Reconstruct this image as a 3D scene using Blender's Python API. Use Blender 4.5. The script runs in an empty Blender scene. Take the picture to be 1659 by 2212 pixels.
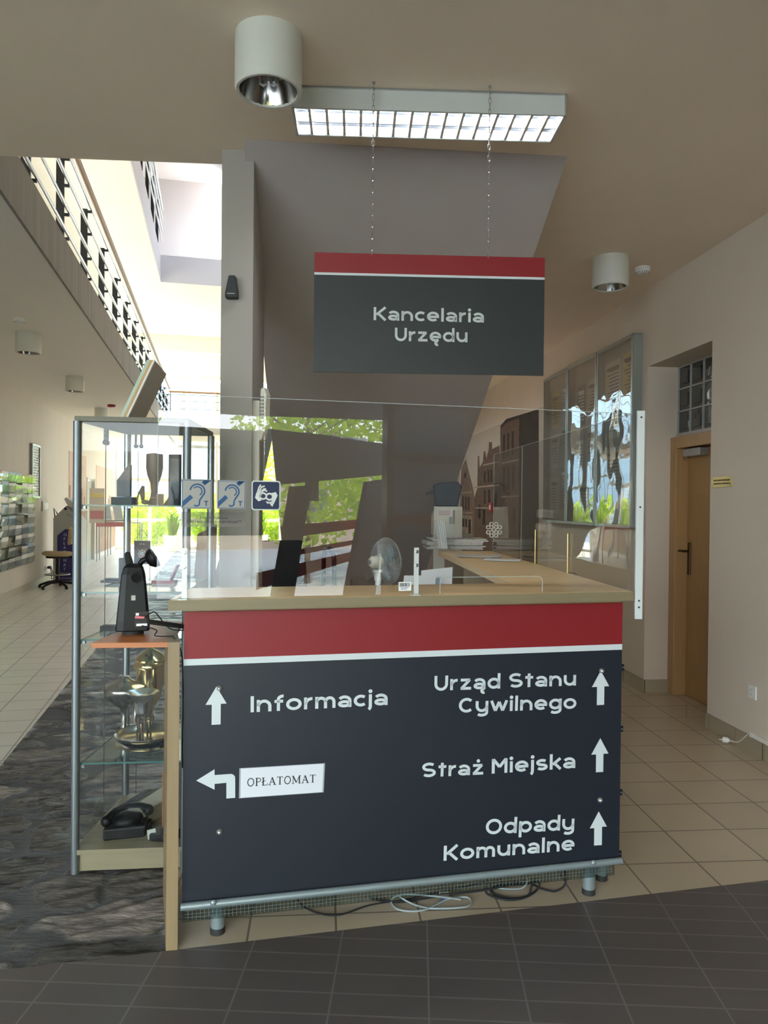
import bpy, math, random
from mathutils import Vector, Matrix
R = math.radians
random.seed(7)
SC = bpy.context.scene
COL = SC.collection
# ------------------------------------------------------------------ camera
F_PX, CX, CY, EYE = 1613.0, 829.5, 1106.0, 1.52
PITCH, ROLL = R(0.57), R(0.57)
fw = Vector((0, math.cos(PITCH), -math.sin(PITCH)))
r0 = Vector((1, 0, 0)); u0 = Vector((0, math.sin(PITCH), math.cos(PITCH)))
cr = r0*math.cos(ROLL) + u0*math.sin(ROLL)
cu = u0*math.cos(ROLL) - r0*math.sin(ROLL)
cam_d = bpy.data.cameras.new('camera'); cam = bpy.data.objects.new('camera', cam_d); COL.objects.link(cam)
cam.matrix_world = Matrix(((cr.x, cu.x, -fw.x, 0), (cr.y, cu.y, -fw.y, 0), (cr.z, cu.z, -fw.z, EYE), (0, 0, 0, 1)))
cam_d.sensor_fit = 'HORIZONTAL'; cam_d.sensor_width = 36; cam_d.lens = F_PX/1659*36
cam_d.clip_start = 0.05; cam_d.clip_end = 300
SC.camera = cam
# ------------------------------------------------------------------ world, sun, exposure
SKY_STRENGTH, SUN_STRENGTH, EXPOSURE = 4.0, 10.0, 1.78
w = bpy.data.worlds.new('world'); SC.world = w; w.use_nodes = True
nt = w.node_tree; nt.nodes.clear()
o_ = nt.nodes.new('ShaderNodeOutputWorld'); bg = nt.nodes.new('ShaderNodeBackground')
tc = nt.nodes.new('ShaderNodeTexCoord'); sp = nt.nodes.new('ShaderNodeSeparateXYZ'); rp = nt.nodes.new('ShaderNodeValToRGB')
nt.links.new(tc.outputs['Generated'], sp.inputs[0]); nt.links.new(sp.outputs['Z'], rp.inputs[0])
rp.color_ramp.elements[0].position = 0.0; rp.color_ramp.elements[0].color = (0.93, 0.97, 1.0, 1)
rp.color_ramp.elements[1].position = 0.7; rp.color_ramp.elements[1].color = (0.50, 0.72, 1.0, 1)
nt.links.new(rp.outputs[0], bg.inputs[0]); bg.inputs[1].default_value = SKY_STRENGTH
nt.links.new(bg.outputs[0], o_.inputs[0])
sun_d = bpy.data.lights.new('sun', 'SUN'); sun_d.energy = SUN_STRENGTH; sun_d.angle = R(0.6); sun_d.color = (1, .95, .86)
sun = bpy.data.objects.new('sun', sun_d); COL.objects.link(sun)
sun_dir = Vector((0.30, -0.66, -0.80)).normalized()      # direction the light travels
sun.rotation_euler = sun_dir.to_track_quat('-Z', 'Y').to_euler(); sun.location = (-8, 40, 40)
def portal(loc, rot, sx, sy):
    d = bpy.data.lights.new('portal', 'AREA'); d.shape = 'RECTANGLE'; d.size = sx; d.size_y = sy; d.cycles.is_portal = True
    o = bpy.data.objects.new('daylight_portal', d); o.location = loc; o.rotation_euler = rot; COL.objects.link(o)
vs = SC.view_settings
vs.view_transform = 'Standard'; vs.look = 'None'; vs.gamma = 1; vs.use_curve_mapping = False; vs.exposure = EXPOSURE
SC.cycles.use_denoising = True
SC.cycles.max_bounces = 10; SC.cycles.diffuse_bounces = 5; SC.cycles.glossy_bounces = 5
SC.cycles.transmission_bounces = 8; SC.cycles.transparent_max_bounces = 24
SC.cycles.caustics_reflective = False; SC.cycles.caustics_refractive = False
SC.cycles.sample_clamp_indirect = 6.0
# ------------------------------------------------------------------ pixel helpers (photo pixels -> points in the place)
EYEP = Vector((0, 0, EYE))
def ray(px, py): return fw + cr*((px-CX)/F_PX) - cu*((py-CY)/F_PX)
def PZ(px, py, z=0.0):
    d = ray(px, py); return EYEP + d*((z-EYE)/d.z)
def PY(px, py, Y):
    d = ray(px, py); return EYEP + d*(Y/d.y)
def PL(t, px, py, v=0.0):
    """point where the pixel's ray meets the plane y=v of a thing's own frame, in that frame"""
    M = t.matrix_basis.inverted(); o = M @ EYEP; d = M.to_3x3() @ ray(px, py)
    return o + d*((v-o.y)/d.y)
# ------------------------------------------------------------------ materials
MATS = {}
def newmat(name):
    m = bpy.data.materials.new(name); m.use_nodes = True; n = m.node_tree; n.nodes.clear()
    out = n.nodes.new('ShaderNodeOutputMaterial'); return m, n, out
def mat(name, col, rough=0.5, metal=0.0, var=0.0, scale=8.0, stretch=None, bump=0.0, bscale=None, trans=0.0, emis=0, spec=0.5, col2=None, coat=0.0, detail=4):
    if name in MATS: return MATS[name]
    m, n, out = newmat(name); L = n.links
    b = n.nodes.new('ShaderNodeBsdfPrincipled'); L.new(b.outputs[0], out.inputs[0])
    b.inputs['Base Color'].default_value = (*col, 1); b.inputs['Roughness'].default_value = rough
    b.inputs['Metallic'].default_value = metal; b.inputs['Transmission Weight'].default_value = trans
    b.inputs['Specular IOR Level'].default_value = spec; b.inputs['Coat Weight'].default_value = coat
    tcn = n.nodes.new('ShaderNodeTexCoord'); mp = n.nodes.new('ShaderNodeMapping')
    L.new(tcn.outputs['Object'], mp.inputs[0])
    if stretch: mp.inputs['Scale'].default_value = stretch
    nz = n.nodes.new('ShaderNodeTexNoise'); nz.inputs['Scale'].default_value = scale; nz.inputs['Detail'].default_value = detail
    L.new(mp.outputs[0], nz.inputs[0])
    if var or col2:
        mx = n.nodes.new('ShaderNodeMix'); mx.data_type = 'RGBA'
        c2 = col2 or tuple(c*(1-var) for c in col)
        mx.inputs[6].default_value = (*col, 1); mx.inputs[7].default_value = (*c2, 1)
        cr_ = n.nodes.new('ShaderNodeMapRange'); cr_.inputs[1].default_value = .35; cr_.inputs[2].default_value = .65
        L.new(nz.outputs[0], cr_.inputs[0]); L.new(cr_.outputs[0], mx.inputs[0]); L.new(mx.outputs[2], b.inputs['Base Color'])
    if bump:
        bp = n.nodes.new('ShaderNodeBump'); bp.inputs['Strength'].default_value = bump; bp.inputs['Distance'].default_value = .02
        if bscale:
            nb = n.nodes.new('ShaderNodeTexNoise'); nb.inputs['Scale'].default_value = bscale; L.new(mp.outputs[0], nb.inputs[0]); L.new(nb.outputs[0], bp.inputs['Height'])
        else: L.new(nz.outputs[0], bp.inputs['Height'])
        L.new(bp.outputs[0], b.inputs['Normal'])
    if emis:
        b.inputs['Emission Color'].default_value = (*col, 1); b.inputs['Emission Strength'].default_value = emis
    MATS[name] = m; return m
def glass(name, tint=(.96, .98, .97), k=1.0, rough=0.0, bump=0.0, bscale=3.0, stretch=None):
    """thin clear sheet: light passes straight through, Fresnel reflection from its two faces"""
    if name in MATS: return MATS[name]
    m, n, out = newmat(name); L = n.links
    t = n.nodes.new('ShaderNodeBsdfTransparent'); t.inputs[0].default_value = (*tint, 1)
    g = n.nodes.new('ShaderNodeBsdfGlossy'); g.inputs['Roughness'].default_value = rough
    fr = n.nodes.new('ShaderNodeFresnel'); fr.inputs[0].default_value = 1.5
    ml = n.nodes.new('ShaderNodeMath'); ml.operation = 'MULTIPLY'; ml.inputs[1].default_value = k; ml.use_clamp = True
    mx = n.nodes.new('ShaderNodeMixShader')
    ge = n.nodes.new('ShaderNodeNewGeometry'); inv = n.nodes.new('ShaderNodeMath'); inv.operation = 'MULTIPLY_ADD'
    inv.inputs[1].default_value = 1/1.5-1.5; inv.inputs[2].default_value = 1.5   # same Fresnel from both sides
    L.new(ge.outputs['Backfacing'], inv.inputs[0]); L.new(inv.outputs[0], fr.inputs[0])
    L.new(fr.outputs[0], ml.inputs[0]); L.new(ml.outputs[0], mx.inputs[0]); L.new(t.outputs[0], mx.inputs[1]); L.new(g.outputs[0], mx.inputs[2])
    L.new(mx.outputs[0], out.inputs[0])
    if bump:
        tcn = n.nodes.new('ShaderNodeTexCoord'); mp = n.nodes.new('ShaderNodeMapping'); L.new(tcn.outputs['Object'], mp.inputs[0])
        if stretch: mp.inputs['Scale'].default_value = stretch
        nb = n.nodes.new('ShaderNodeTexNoise'); nb.inputs['Scale'].default_value = bscale; nb.inputs['Detail'].default_value = 1.5
        bp = n.nodes.new('ShaderNodeBump'); bp.inputs['Strength'].default_value = bump; bp.inputs['Distance'].default_value = .05
        L.new(mp.outputs[0], nb.inputs[0]); L.new(nb.outputs[0], bp.inputs['Height']); L.new(bp.outputs[0], g.inputs['Normal']); L.new(bp.outputs[0], fr.inputs['Normal'])
    MATS[name] = m; return m
def tilemat(name, col, grout, sx, sy, rot, off=(0, 0), rough=0.35, var=.06, gw=.006, rowoff=0.0, bump=.15, ox=.5):
    m, n, out = newmat(name); L = n.links
    b = n.nodes.new('ShaderNodeBsdfPrincipled'); L.new(b.outputs[0], out.inputs[0]); b.inputs['Roughness'].default_value = rough
    tcn = n.nodes.new('ShaderNodeTexCoord'); mp = n.nodes.new('ShaderNodeMapping'); L.new(tcn.outputs['Object'], mp.inputs[0])
    mp.vector_type = 'TEXTURE'; mp.inputs['Rotation'].default_value = (0, 0, rot); mp.inputs['Location'].default_value = (off[0], off[1], 0)
    br = n.nodes.new('ShaderNodeTexBrick'); L.new(mp.outputs[0], br.inputs[0])
    br.offset = rowoff; br.inputs['Scale'].default_value = 1; br.inputs['Brick Width'].default_value = sx; br.inputs['Row Height'].default_value = sy
    br.inputs['Mortar Size'].default_value = gw; br.inputs['Mortar Smooth'].default_value = .2
    br.inputs['Color1'].default_value = (*col, 1); br.inputs['Color2'].default_value = (*[c*(1-var) for c in col], 1); br.inputs['Mortar'].default_value = (*grout, 1)
    nz = n.nodes.new('ShaderNodeTexNoise'); nz.inputs['Scale'].default_value = 3; nz.inputs['Detail'].default_value = 6; L.new(mp.outputs[0], nz.inputs[0])
    mx = n.nodes.new('ShaderNodeMix'); mx.data_type = 'RGBA'; mx.blend_type = 'MULTIPLY'; mx.inputs[0].default_value = .16
    L.new(br.outputs['Color'], mx.inputs[6]); L.new(nz.outputs[0], mx.inputs[7]); 
    L.new(mx.outputs[2], b.inputs['Base Color'])
    bp = n.nodes.new('ShaderNodeBump'); bp.inputs['Strength'].default_value = bump; bp.inputs['Distance'].default_value = .004; bp.invert = True
    L.new(br.outputs['Fac'], bp.inputs['Height']); L.new(bp.outputs[0], b.inputs['Normal'])
    MATS[name] = m; return m
def stonemat(name):
    """slate: slab tone and mortar come from attributes of the slab mesh, grain from noise"""
    m, n, out = newmat(name); L = n.links
    b = n.nodes.new('ShaderNodeBsdfPrincipled'); L.new(b.outputs[0], out.inputs[0])
    tcn = n.nodes.new('ShaderNodeTexCoord'); mp2 = n.nodes.new('ShaderNodeMapping'); mp2.inputs['Scale'].default_value = (4, 15, 6); mp2.inputs['Rotation'].default_value = (0, 0, R(-14)); L.new(tcn.outputs['Object'], mp2.inputs[0])
    nz = n.nodes.new('ShaderNodeTexNoise'); nz.inputs['Scale'].default_value = 1.8; nz.inputs['Detail'].default_value = 9; nz.inputs['Roughness'].default_value = .65; L.new(mp2.outputs[0], nz.inputs[0])
    rp_ = n.nodes.new('ShaderNodeValToRGB'); rp_.color_ramp.elements[0].color = (.040, .034, .030, 1); rp_.color_ramp.elements[1].color = (.23, .19, .16, 1)
    rp_.color_ramp.elements[0].position = .34; rp_.color_ramp.elements[1].position = .66; L.new(nz.outputs[0], rp_.inputs[0])
    at = n.nodes.new('ShaderNodeAttribute'); at.attribute_name = 'slab'; am = n.nodes.new('ShaderNodeAttribute'); am.attribute_name = 'mortar'
    mr = n.nodes.new('ShaderNodeMapRange'); mr.inputs[3].default_value = .5; mr.inputs[4].default_value = 2.3; L.new(at.outputs['Fac'], mr.inputs[0])
    vm = n.nodes.new('ShaderNodeVectorMath'); vm.operation = 'SCALE'; L.new(rp_.outputs[0], vm.inputs[0]); L.new(mr.outputs[0], vm.inputs['Scale'])
    cm = n.nodes.new('ShaderNodeMix'); cm.data_type = 'RGBA'; cm.inputs[7].default_value = (.13, .128, .122, 1); L.new(am.outputs['Fac'], cm.inputs[0]); L.new(vm.outputs[0], cm.inputs[6])
    L.new(cm.outputs[2], b.inputs['Base Color'])
    rr = n.nodes.new('ShaderNodeMapRange'); rr.inputs[3].default_value = .20; rr.inputs[4].default_value = .75; L.new(am.outputs['Fac'], rr.inputs[0]); L.new(rr.outputs[0], b.inputs['Roughness'])
    b.inputs['Specular IOR Level'].default_value = .6
    bp = n.nodes.new('ShaderNodeBump'); bp.inputs['Strength'].default_value = 1; bp.inputs['Distance'].default_value = .045; L.new(nz.outputs[0], bp.inputs['Height']); L.new(bp.outputs[0], b.inputs['Normal'])
    MATS[name] = m; return m
def translucent(name, col, fac=.5, col2=None):
    m, n, out = newmat(name); L = n.links
    d = n.nodes.new('ShaderNodeBsdfDiffuse'); t = n.nodes.new('ShaderNodeBsdfTranslucent'); mx = n.nodes.new('ShaderNodeMixShader')
    d.inputs[0].default_value = (*col, 1); t.inputs[0].default_value = (*(col2 or col), 1); mx.inputs[0].default_value = fac
    L.new(d.outputs[0], mx.inputs[1]); L.new(t.outputs[0], mx.inputs[2]); L.new(mx.outputs[0], out.inputs[0]); MATS[name] = m; return m
wall_m = mat('wall_plaster', (.73, .64, .53), .85, var=.05, scale=1.5, bump=.04, bscale=60)
ceil_m = mat('ceiling_paint', (.92, .785, .63), .9, var=.04, scale=1.2, bump=.03, bscale=50)
white_m = mat('white_paint', (.84, .79, .69), .85, var=.03, scale=1)
lilac_m = mat('lilac_paint', (.66, .62, .62), .85, var=.04, scale=1)
grey_m = mat('grey_plaster', (.50, .45, .42), .85, var=.05, scale=2)
fascia_m = mat('raw_grey_plaster', (.34, .315, .28), .85, var=.18, scale=2.2, stretch=(3, 3, .25))
conc_m = mat('streaked_plaster', (.70, .65, .58), .85, var=.035, scale=2, stretch=(1.5, 1.5, .25))
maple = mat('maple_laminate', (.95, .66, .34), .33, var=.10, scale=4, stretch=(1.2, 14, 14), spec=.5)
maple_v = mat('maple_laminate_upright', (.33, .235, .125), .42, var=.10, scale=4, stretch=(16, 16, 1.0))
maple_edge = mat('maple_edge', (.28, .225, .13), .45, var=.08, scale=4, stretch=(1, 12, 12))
birch = mat('pale_birch', (.30, .26, .16), .5, var=.12, scale=3, stretch=(1, 10, 10))
cherry = mat('cherry_laminate', (.58, .20, .06), .40, var=.2, scale=4, stretch=(1.2, 14, 14), coat=.2)
door_m = mat('oak_veneer', (.40, .225, .085), .42, var=.10, scale=4, stretch=(14, 14, .8))
frame_m = mat('oak_frame', (.46, .27, .115), .42, var=.10, scale=4, stretch=(14, 14, .8))
navy = mat('navy_panel', (.016, .021, .031), .42, var=.10, scale=2.5)
charcoal = mat('charcoal_panel', (.026, .031, .031), .5, var=.08, scale=2)
redm = mat('red_band', (.27, .014, .019), .45)
whitev = mat('white_vinyl', (.70, .76, .76), .5)
black = mat('black_plastic', (.006, .006, .007), .42, spec=.3, bump=.05, bscale=200)
blackm = mat('black_matt', (.015, .015, .016), .75)
rubber = mat('dark_rubber', (.03, .03, .03), .7)
alu = mat('brushed_aluminium', (.26, .29, .31), .48, .8, bump=.03, bscale=80, stretch=(20, 20, 1))
alu_d = mat('anodised_grey_metal', (.28, .30, .31), .35, .9)
greym = mat('grey_painted_metal', (.30, .36, .37), .38, .35)
darksteel = mat('dark_steel', (.035, .038, .042), .45, .6)
chrome = mat('chrome', (.85, .85, .86), .08, 1.0)
steel = mat('satin_steel', (.62, .62, .62), .22, 1.0)
pewter = mat('pewter', (.50, .48, .45), .24, 1.0)
goldm = mat('polished_gold', (.85, .66, .30), .14, 1.0)
brass = mat('brass', (.70, .55, .24), .28, 1.0, bump=.04)
paper = mat('white_paper', (.95, .95, .93), .6)
ink = mat('black_ink', (.02, .02, .025), .6)
cream = mat('cream_plastic', (.74, .70, .60), .45)
lampw = mat('lamp_housing', (.70, .70, .62), .5)
whitep = mat('white_plastic', (.82, .81, .77), .4)
beigefab = mat('beige_fabric', (.50, .37, .22), .9, bump=.1, bscale=200)
pinkm = mat('pink_plug', (.80, .22, .25), .4)
bluev = mat('blue_vinyl', (.005, .075, .20), .5)
navyv = mat('navy_vinyl', (.006, .014, .06), .5)
kioskblue = mat('kiosk_blue', (.035, .025, .16), .5)
gls = glass('clear_glass')
gls_case = glass('case_glass', (.975, .985, .98), .42)
acr = glass('acrylic_sheet', (.98, .985, .982), .95)
tinted = glass('tinted_glazing', (.95, .95, .94), .6)
tinted2 = glass('upper_tinted_glazing', (.84, .84, .83), .6)
acr_side = glass('warped_acrylic', (.97, .98, .975), 1.0, bump=.10, bscale=1.6, stretch=(1, 1, .7))
foil = glass('flexible_plastic_front', (.88, .90, .90), 1.5, bump=.5, bscale=1.9, stretch=(1.1, 1, .8))
shelfg = glass('green_shelf_glass', (.85, .94, .91), 1.0)
edgeg = mat('glass_edge', (.03, .16, .13), .15, 0, spec=.8)
# ------------------------------------------------------------------ mesh builder
class MB:
    def __init__(s): s.v = []; s.f = []; s.m = []; s.mi = 0
    def add(s, vs_, fs):
        o = len(s.v); s.v += [tuple(p) for p in vs_]
        for f in fs: s.f.append(tuple(i+o for i in f)); s.m.append(s.mi)
        return s
    def box(s, x0, x1, y0, y1, z0, z1):
        return s.add([(x0,y0,z0),(x1,y0,z0),(x1,y1,z0),(x0,y1,z0),(x0,y0,z1),(x1,y0,z1),(x1,y1,z1),(x0,y1,z1)],
                     [(0,3,2,1),(4,5,6,7),(0,1,5,4),(1,2,6,5),(2,3,7,6),(3,0,4,7)])
    def hexa(s, o, a, b, c):
        o, a, b, c = Vector(o), Vector(a), Vector(b), Vector(c)
        return s.add([o,o+a,o+a+b,o+b,o+c,o+a+c,o+a+b+c,o+b+c], [(0,3,2,1),(4,5,6,7),(0,1,5,4),(1,2,6,5),(2,3,7,6),(3,0,4,7)])
    def prism(s, pts, d):
        """polygon of 3-D points pushed by vector d"""
        n = len(pts); d = Vector(d); p = [Vector(q) for q in pts]
        return s.add(p+[q+d for q in p], [tuple(range(n))[::-1], tuple(range(n, 2*n))]+[(i,(i+1)%n,(i+1)%n+n,i+n) for i in range(n)])
    def cyl(s, p0, p1, r, r2=None, n=20, cap=True):
        p0, p1 = Vector(p0), Vector(p1); r2 = r if r2 is None else r2
        a = (p1-p0).normalized(); t = Vector((0,0,1)) if abs(a.z) < .9 else Vector((1,0,0)); x = a.cross(t).normalized(); y = a.cross(x)
        vs_ = [p0+(x*math.cos(6.28318*i/n)+y*math.sin(6.28318*i/n))*r for i in range(n)]+[p1+(x*math.cos(6.28318*i/n)+y*math.sin(6.28318*i/n))*r2 for i in range(n)]
        fs = [(i,(i+1)%n,(i+1)%n+n,i+n) for i in range(n)]
        if cap: fs += [tuple(range(n))[::-1], tuple(range(n,2*n))]
        return s.add(vs_, fs)
    def tube(s, pts, r, n=8, closed=False):
        pts = [Vector(p) for p in pts]; m = len(pts); vs_ = []; px = None
        for i, p in enumerate(pts):
            a = (pts[(i+1)%m]-pts[i-1]) if closed else (pts[min(i+1,m-1)]-pts[max(i-1,0)])
            a = a.normalized() if a.length > 1e-9 else Vector((0,0,1))
            if px is None:
                t = Vector((0,0,1)) if abs(a.z) < .9 else Vector((1,0,0)); px = a.cross(t).normalized()
            px = (px - a*px.dot(a)); px = px.normalized() if px.length > 1e-6 else a.orthogonal().normalized()
            y = a.cross(px); rr = r[i] if isinstance(r, (list, tuple)) else r
            vs_ += [p+(px*math.cos(6.28318*k/n)+y*math.sin(6.28318*k/n))*rr for k in range(n)]
        fs = [(i*n+k, i*n+(k+1)%n, (i+1)%m*n+(k+1)%n, (i+1)%m*n+k) for i in range(m if closed else m-1) for k in range(n)]
        if not closed: fs += [tuple(range(n))[::-1], tuple(range((m-1)*n, m*n))]
        return s.add(vs_, fs)
    def lathe(s, prof, c=(0,0,0), n=32, axis=None):
        c = Vector(c); vs_ = []
        if axis is None: ex, ey, ez = Vector((1,0,0)), Vector((0,1,0)), Vector((0,0,1))
        else:
            ez = Vector(axis).normalized(); ex = ez.orthogonal().normalized(); ey = ez.cross(ex)
        for r, z in prof: vs_ += [c+ex*(r*math.cos(6.28318*i/n))+ey*(r*math.sin(6.28318*i/n))+ez*z for i in range(n)]
        m = len(prof)
        return s.add(vs_, [(j*n+i, j*n+(i+1)%n, (j+1)*n+(i+1)%n, (j+1)*n+i) for j in range(m-1) for i in range(n)])
    def sphere(s, c, r, n=12, sc=(1,1,1)):
        c = Vector(c); vs_ = []; fs = []
        for j in range(n+1):
            a = math.pi*j/n
            for i in range(2*n):
                b = math.pi*i/n; vs_.append(c+Vector((sc[0]*math.sin(a)*math.cos(b), sc[1]*math.sin(a)*math.sin(b), sc[2]*math.cos(a)))*r)
        for j in range(n):
            for i in range(2*n): fs.append((j*2*n+i, (j+1)*2*n+i, (j+1)*2*n+(i+1)%(2*n), j*2*n+(i+1)%(2*n)))
        return s.add(vs_, fs)
    def quad(s, a, b, c, d): return s.add([a,b,c,d], [(0,1,2,3)])
def obj(name, mb, m, parent=None, bevel=0, smooth=None, label=None):
    me = bpy.data.meshes.new(name); me.from_pydata(mb.v, [], mb.f); me.update()
    ms = m if isinstance(m, (list, tuple)) else [m]
    for k in ms: me.materials.append(k)
    if len(ms) > 1: me.polygons.foreach_set('material_index', mb.m)
    import bmesh
    b = bmesh.new(); b.from_mesh(me); bmesh.ops.remove_doubles(b, verts=b.verts, dist=1e-6) if smooth else None
    bmesh.ops.recalc_face_normals(b, faces=b.faces); b.to_mesh(me); b.free()
    if smooth:
        me.polygons.foreach_set('use_smooth', [True]*len(me.polygons))
        me.set_sharp_from_angle(angle=R(smooth if smooth > 1 else 40))
    o = bpy.data.objects.new(name, me); COL.objects.link(o)
    if parent: o.parent = parent
    if bevel:
        md = o.modifiers.new('bevel', 'BEVEL'); md.width = bevel; md.segments = 2; md.limit_method = 'ANGLE'; md.angle_limit = R(50)
    if label: o['label'] = label
    return o
def thing(name, label, cat, loc=(0,0,0), yaw=0.0, group=None):
    o = bpy.data.objects.new(name, None); COL.objects.link(o); o.empty_display_size = .05
    o.matrix_basis = Matrix.Translation(Vector(loc)) @ Matrix.Rotation(yaw, 4, 'Z')
    o['label'] = label; o['category'] = cat
    if group: o['group'] = group
    return o
def tag(o, label, cat, group=None, kind=None):
    if label: o['label'] = label
    if cat: o['category'] = cat
    if group: o['group'] = group
    if kind: o['kind'] = kind
    return o
def struct(name, mb, m, parent=None, smooth=None, label=None):
    o = obj(name, mb, m, parent, smooth=smooth, label=label)
    if parent is None: o['kind'] = 'structure'
    return o
def dup(root, loc=None, label=None, group=None, yaw=None):
    r_ = root.copy(); COL.objects.link(r_)
    if loc is not None: r_.location = loc
    if yaw is not None: r_.rotation_euler = (0,0,yaw)
    if label: r_['label'] = label
    if group: r_['group'] = group
    for ch in list(root.children):
        c = ch.copy(); COL.objects.link(c); c.parent = r_
        for g in ch.children:
            d = g.copy(); COL.objects.link(d); d.parent = c
    return r_
# ------------------------------------------------------------------ monoline lettering
def arc(cx, cy, rx, ry, a0, a1, n=14): return [(cx+rx*math.cos(R(a0+(a1-a0)*i/n)), cy+ry*math.sin(R(a0+(a1-a0)*i/n))) for i in range(n+1)]
HK = arc(.42,-.03,.34,.17,0,-140)
OG = lambda x: [[(x+.02,.06)]+arc(x+.02,-.12,.13,.12,110,300,8)]
G = {
 'K': (.9, [[(.09,0),(.09,1)], [(.85,1),(.2,.42)], [(.33,.52),(.86,0)]]),
 'I': (.2, [[(.1,0),(.1,1)]]), 'l': (.2, [[(.1,0),(.1,1.05)]]),
 'n': (.84, [[(.09,0),(.09,.75)], arc(.42,.33,.33,.33,180,0)+[(.75,0)]]),
 'm': (1.2, [[(.09,0),(.09,.75)], arc(.35,.4,.26,.26,180,0)+[(.61,0)], arc(.86,.4,.25,.26,180,0)+[(1.11,0)]]),
 'u': (.84, [[(.09,.75)]+arc(.42,.42,.33,.33,180,360), [(.75,.75),(.75,0)]]),
 'U': (.9, [[(.09,1),(.09,.44)]+arc(.45,.44,.36,.36,180,360)[1:]+[(.81,1)]]),
 'a': (.8, [arc(.38,.42,.33,.245,148,0)+[(.71,0)], arc(.38,.225,.30,.135,0,360,22)]),
 'c': (.72, [arc(.42,.375,.34,.285,48,312,22)]), 'C': (.95, [arc(.5,.5,.42,.41,45,315,24)]),
 'e': (.86, [arc(.43,.375,.35,.285,0,312,22), [(.08,.36),(.86,.36)]]),
 'o': (.88, [arc(.44,.375,.36,.285,0,360,26)]), 'O': (1.06, [arc(.53,.5,.45,.41,0,360,28)]),
 'r': (.5, [[(.09,0),(.09,.75)], arc(.44,.3,.35,.36,180,82,10)]),
 'i': (.2, [[(.1,0),(.1,.75)]]), 'j': (.22, [[(.12,.75),(.12,0)]+arc(-.08,.0,.2,.26,0,-60,6)[1:]]),
 'z': (.78, [[(.05,.66),(.68,.66)], [(.66,.68),(.10,.07)], [(.05,.09),(.76,.09)]]),
 'd': (.86, [arc(.42,.375,.34,.285,0,360,26), [(.77,0),(.77,1.05)]]),
 'p': (.86, [arc(.45,.375,.34,.285,0,360,26), [(.09,-.3),(.09,.75)]]),
 'g': (.86, [arc(.42,.375,.34,.285,0,360,26), [(.77,.75),(.77,0)]+arc(.42,-.03,.35,.19,0,-140)]),
 'y': (.84, [[(.09,.75)]+arc(.42,.42,.33,.33,180,360), [(.75,.75),(.75,0)]+arc(.42,-.03,.33,.19,0,-140)]),
 'f': (.55, [[(.25,0),(.25,.72)]+arc(.5,.72,.25,.2,180,80,8), [(.02,.6),(.52,.6)]]),
 't': (.55, [[(.27,0),(.27,.95)], [(.02,.68),(.54,.68)]]),
 'S': (.92, [arc(.46,.70,.36,.21,38,262,16)+arc(.46,.29,.37,.20,84,-146,16)]),
 's': (.74, [[(x*.8,y*.75) for x, y in arc(.46,.70,.36,.20,38,262,16)+arc(.46,.30,.37,.19,84,-146,16)]]),
 'w': (1.15, [[(.06,.75),(.33,.05)], [(.33,.05),(.575,.66)], [(.575,.66),(.82,.05)], [(.82,.05),(1.09,.75)]]),
 'M': (1.0, [[(.09,0),(.09,.98)], [(.1,.95),(.5,.42)], [(.5,.42),(.9,.95)], [(.91,0),(.91,.98)]]),
 'k': (.75, [[(.09,0),(.09,1.05)], [(.70,.74),(.2,.33)], [(.32,.4),(.72,0)]]),
 ' ': (.35, []),
}
G['ę'] = (.86, G['e'][1]+OG(.55)); G['ą'] = (.8, G['a'][1]+OG(.66)); G['ż'] = G['z']
DOTS = {'i': (.1,.95), 'j': (.12,.95), 'ż': (.4,.97)}
def ribbon(mb, pts, wd, place, th):
    n = len(pts); L_, R_ = [], []
    closed = n > 8 and abs(pts[0][0]-pts[-1][0]) < 1e-4 and abs(pts[0][1]-pts[-1][1]) < 1e-4
    for i in range(n):
        a = pts[i-1] if i > 0 else (pts[-2] if closed else pts[0]); b = pts[i+1] if i < n-1 else (pts[1] if closed else pts[-1])
        dx, dy = b[0]-a[0], b[1]-a[1]; l = math.hypot(dx, dy) or 1; nx, ny = -dy/l*wd/2, dx/l*wd/2
        L_.append((pts[i][0]+nx, pts[i][1]+ny)); R_.append((pts[i][0]-nx, pts[i][1]-ny))
    for i in range(n-1):
        q = [L_[i], R_[i], R_[i+1], L_[i+1]]; mb.prism([place(x, y, 0) for x, y in q], Vector(place(0,0,th))-Vector(place(0,0,0)))
def lettering(parent, name, text, p0, p1, cap, m, v=-.0006, wd=.185, gap=.155, label=None, th=-.0012):
    """p0,p1: (u,w) ends of the baseline in the parent's frame; cap: capital height"""
    tot = sum(G[c][0] for c in text)+gap*(len(text)-1)
    dx, dy = p1[0]-p0[0], p1[1]-p0[1]; L_ = math.hypot(dx, dy); ex, ey = dx/L_, dy/L_; sx = L_/tot
    mb = MB(); x0 = 0
    def place(x, y, t): return (p0[0]+ex*(x*sx)-ey*y*cap, v+t, p0[1]+ey*(x*sx)+ex*y*cap)
    for c in text:
        for s_ in G[c][1]: ribbon(mb, [(x+x0, y) for x, y in s_], wd, place, th)
        if c in DOTS:
            dx_, dy_ = DOTS[c]; mb.prism([place(x, y, 0) for x, y in arc(x0+dx_, dy_, .12, .12, 0, 345, 23)], (0, th, 0))
        x0 += G[c][0]+gap
    return obj(name, mb, m, parent, label=label)
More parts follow.
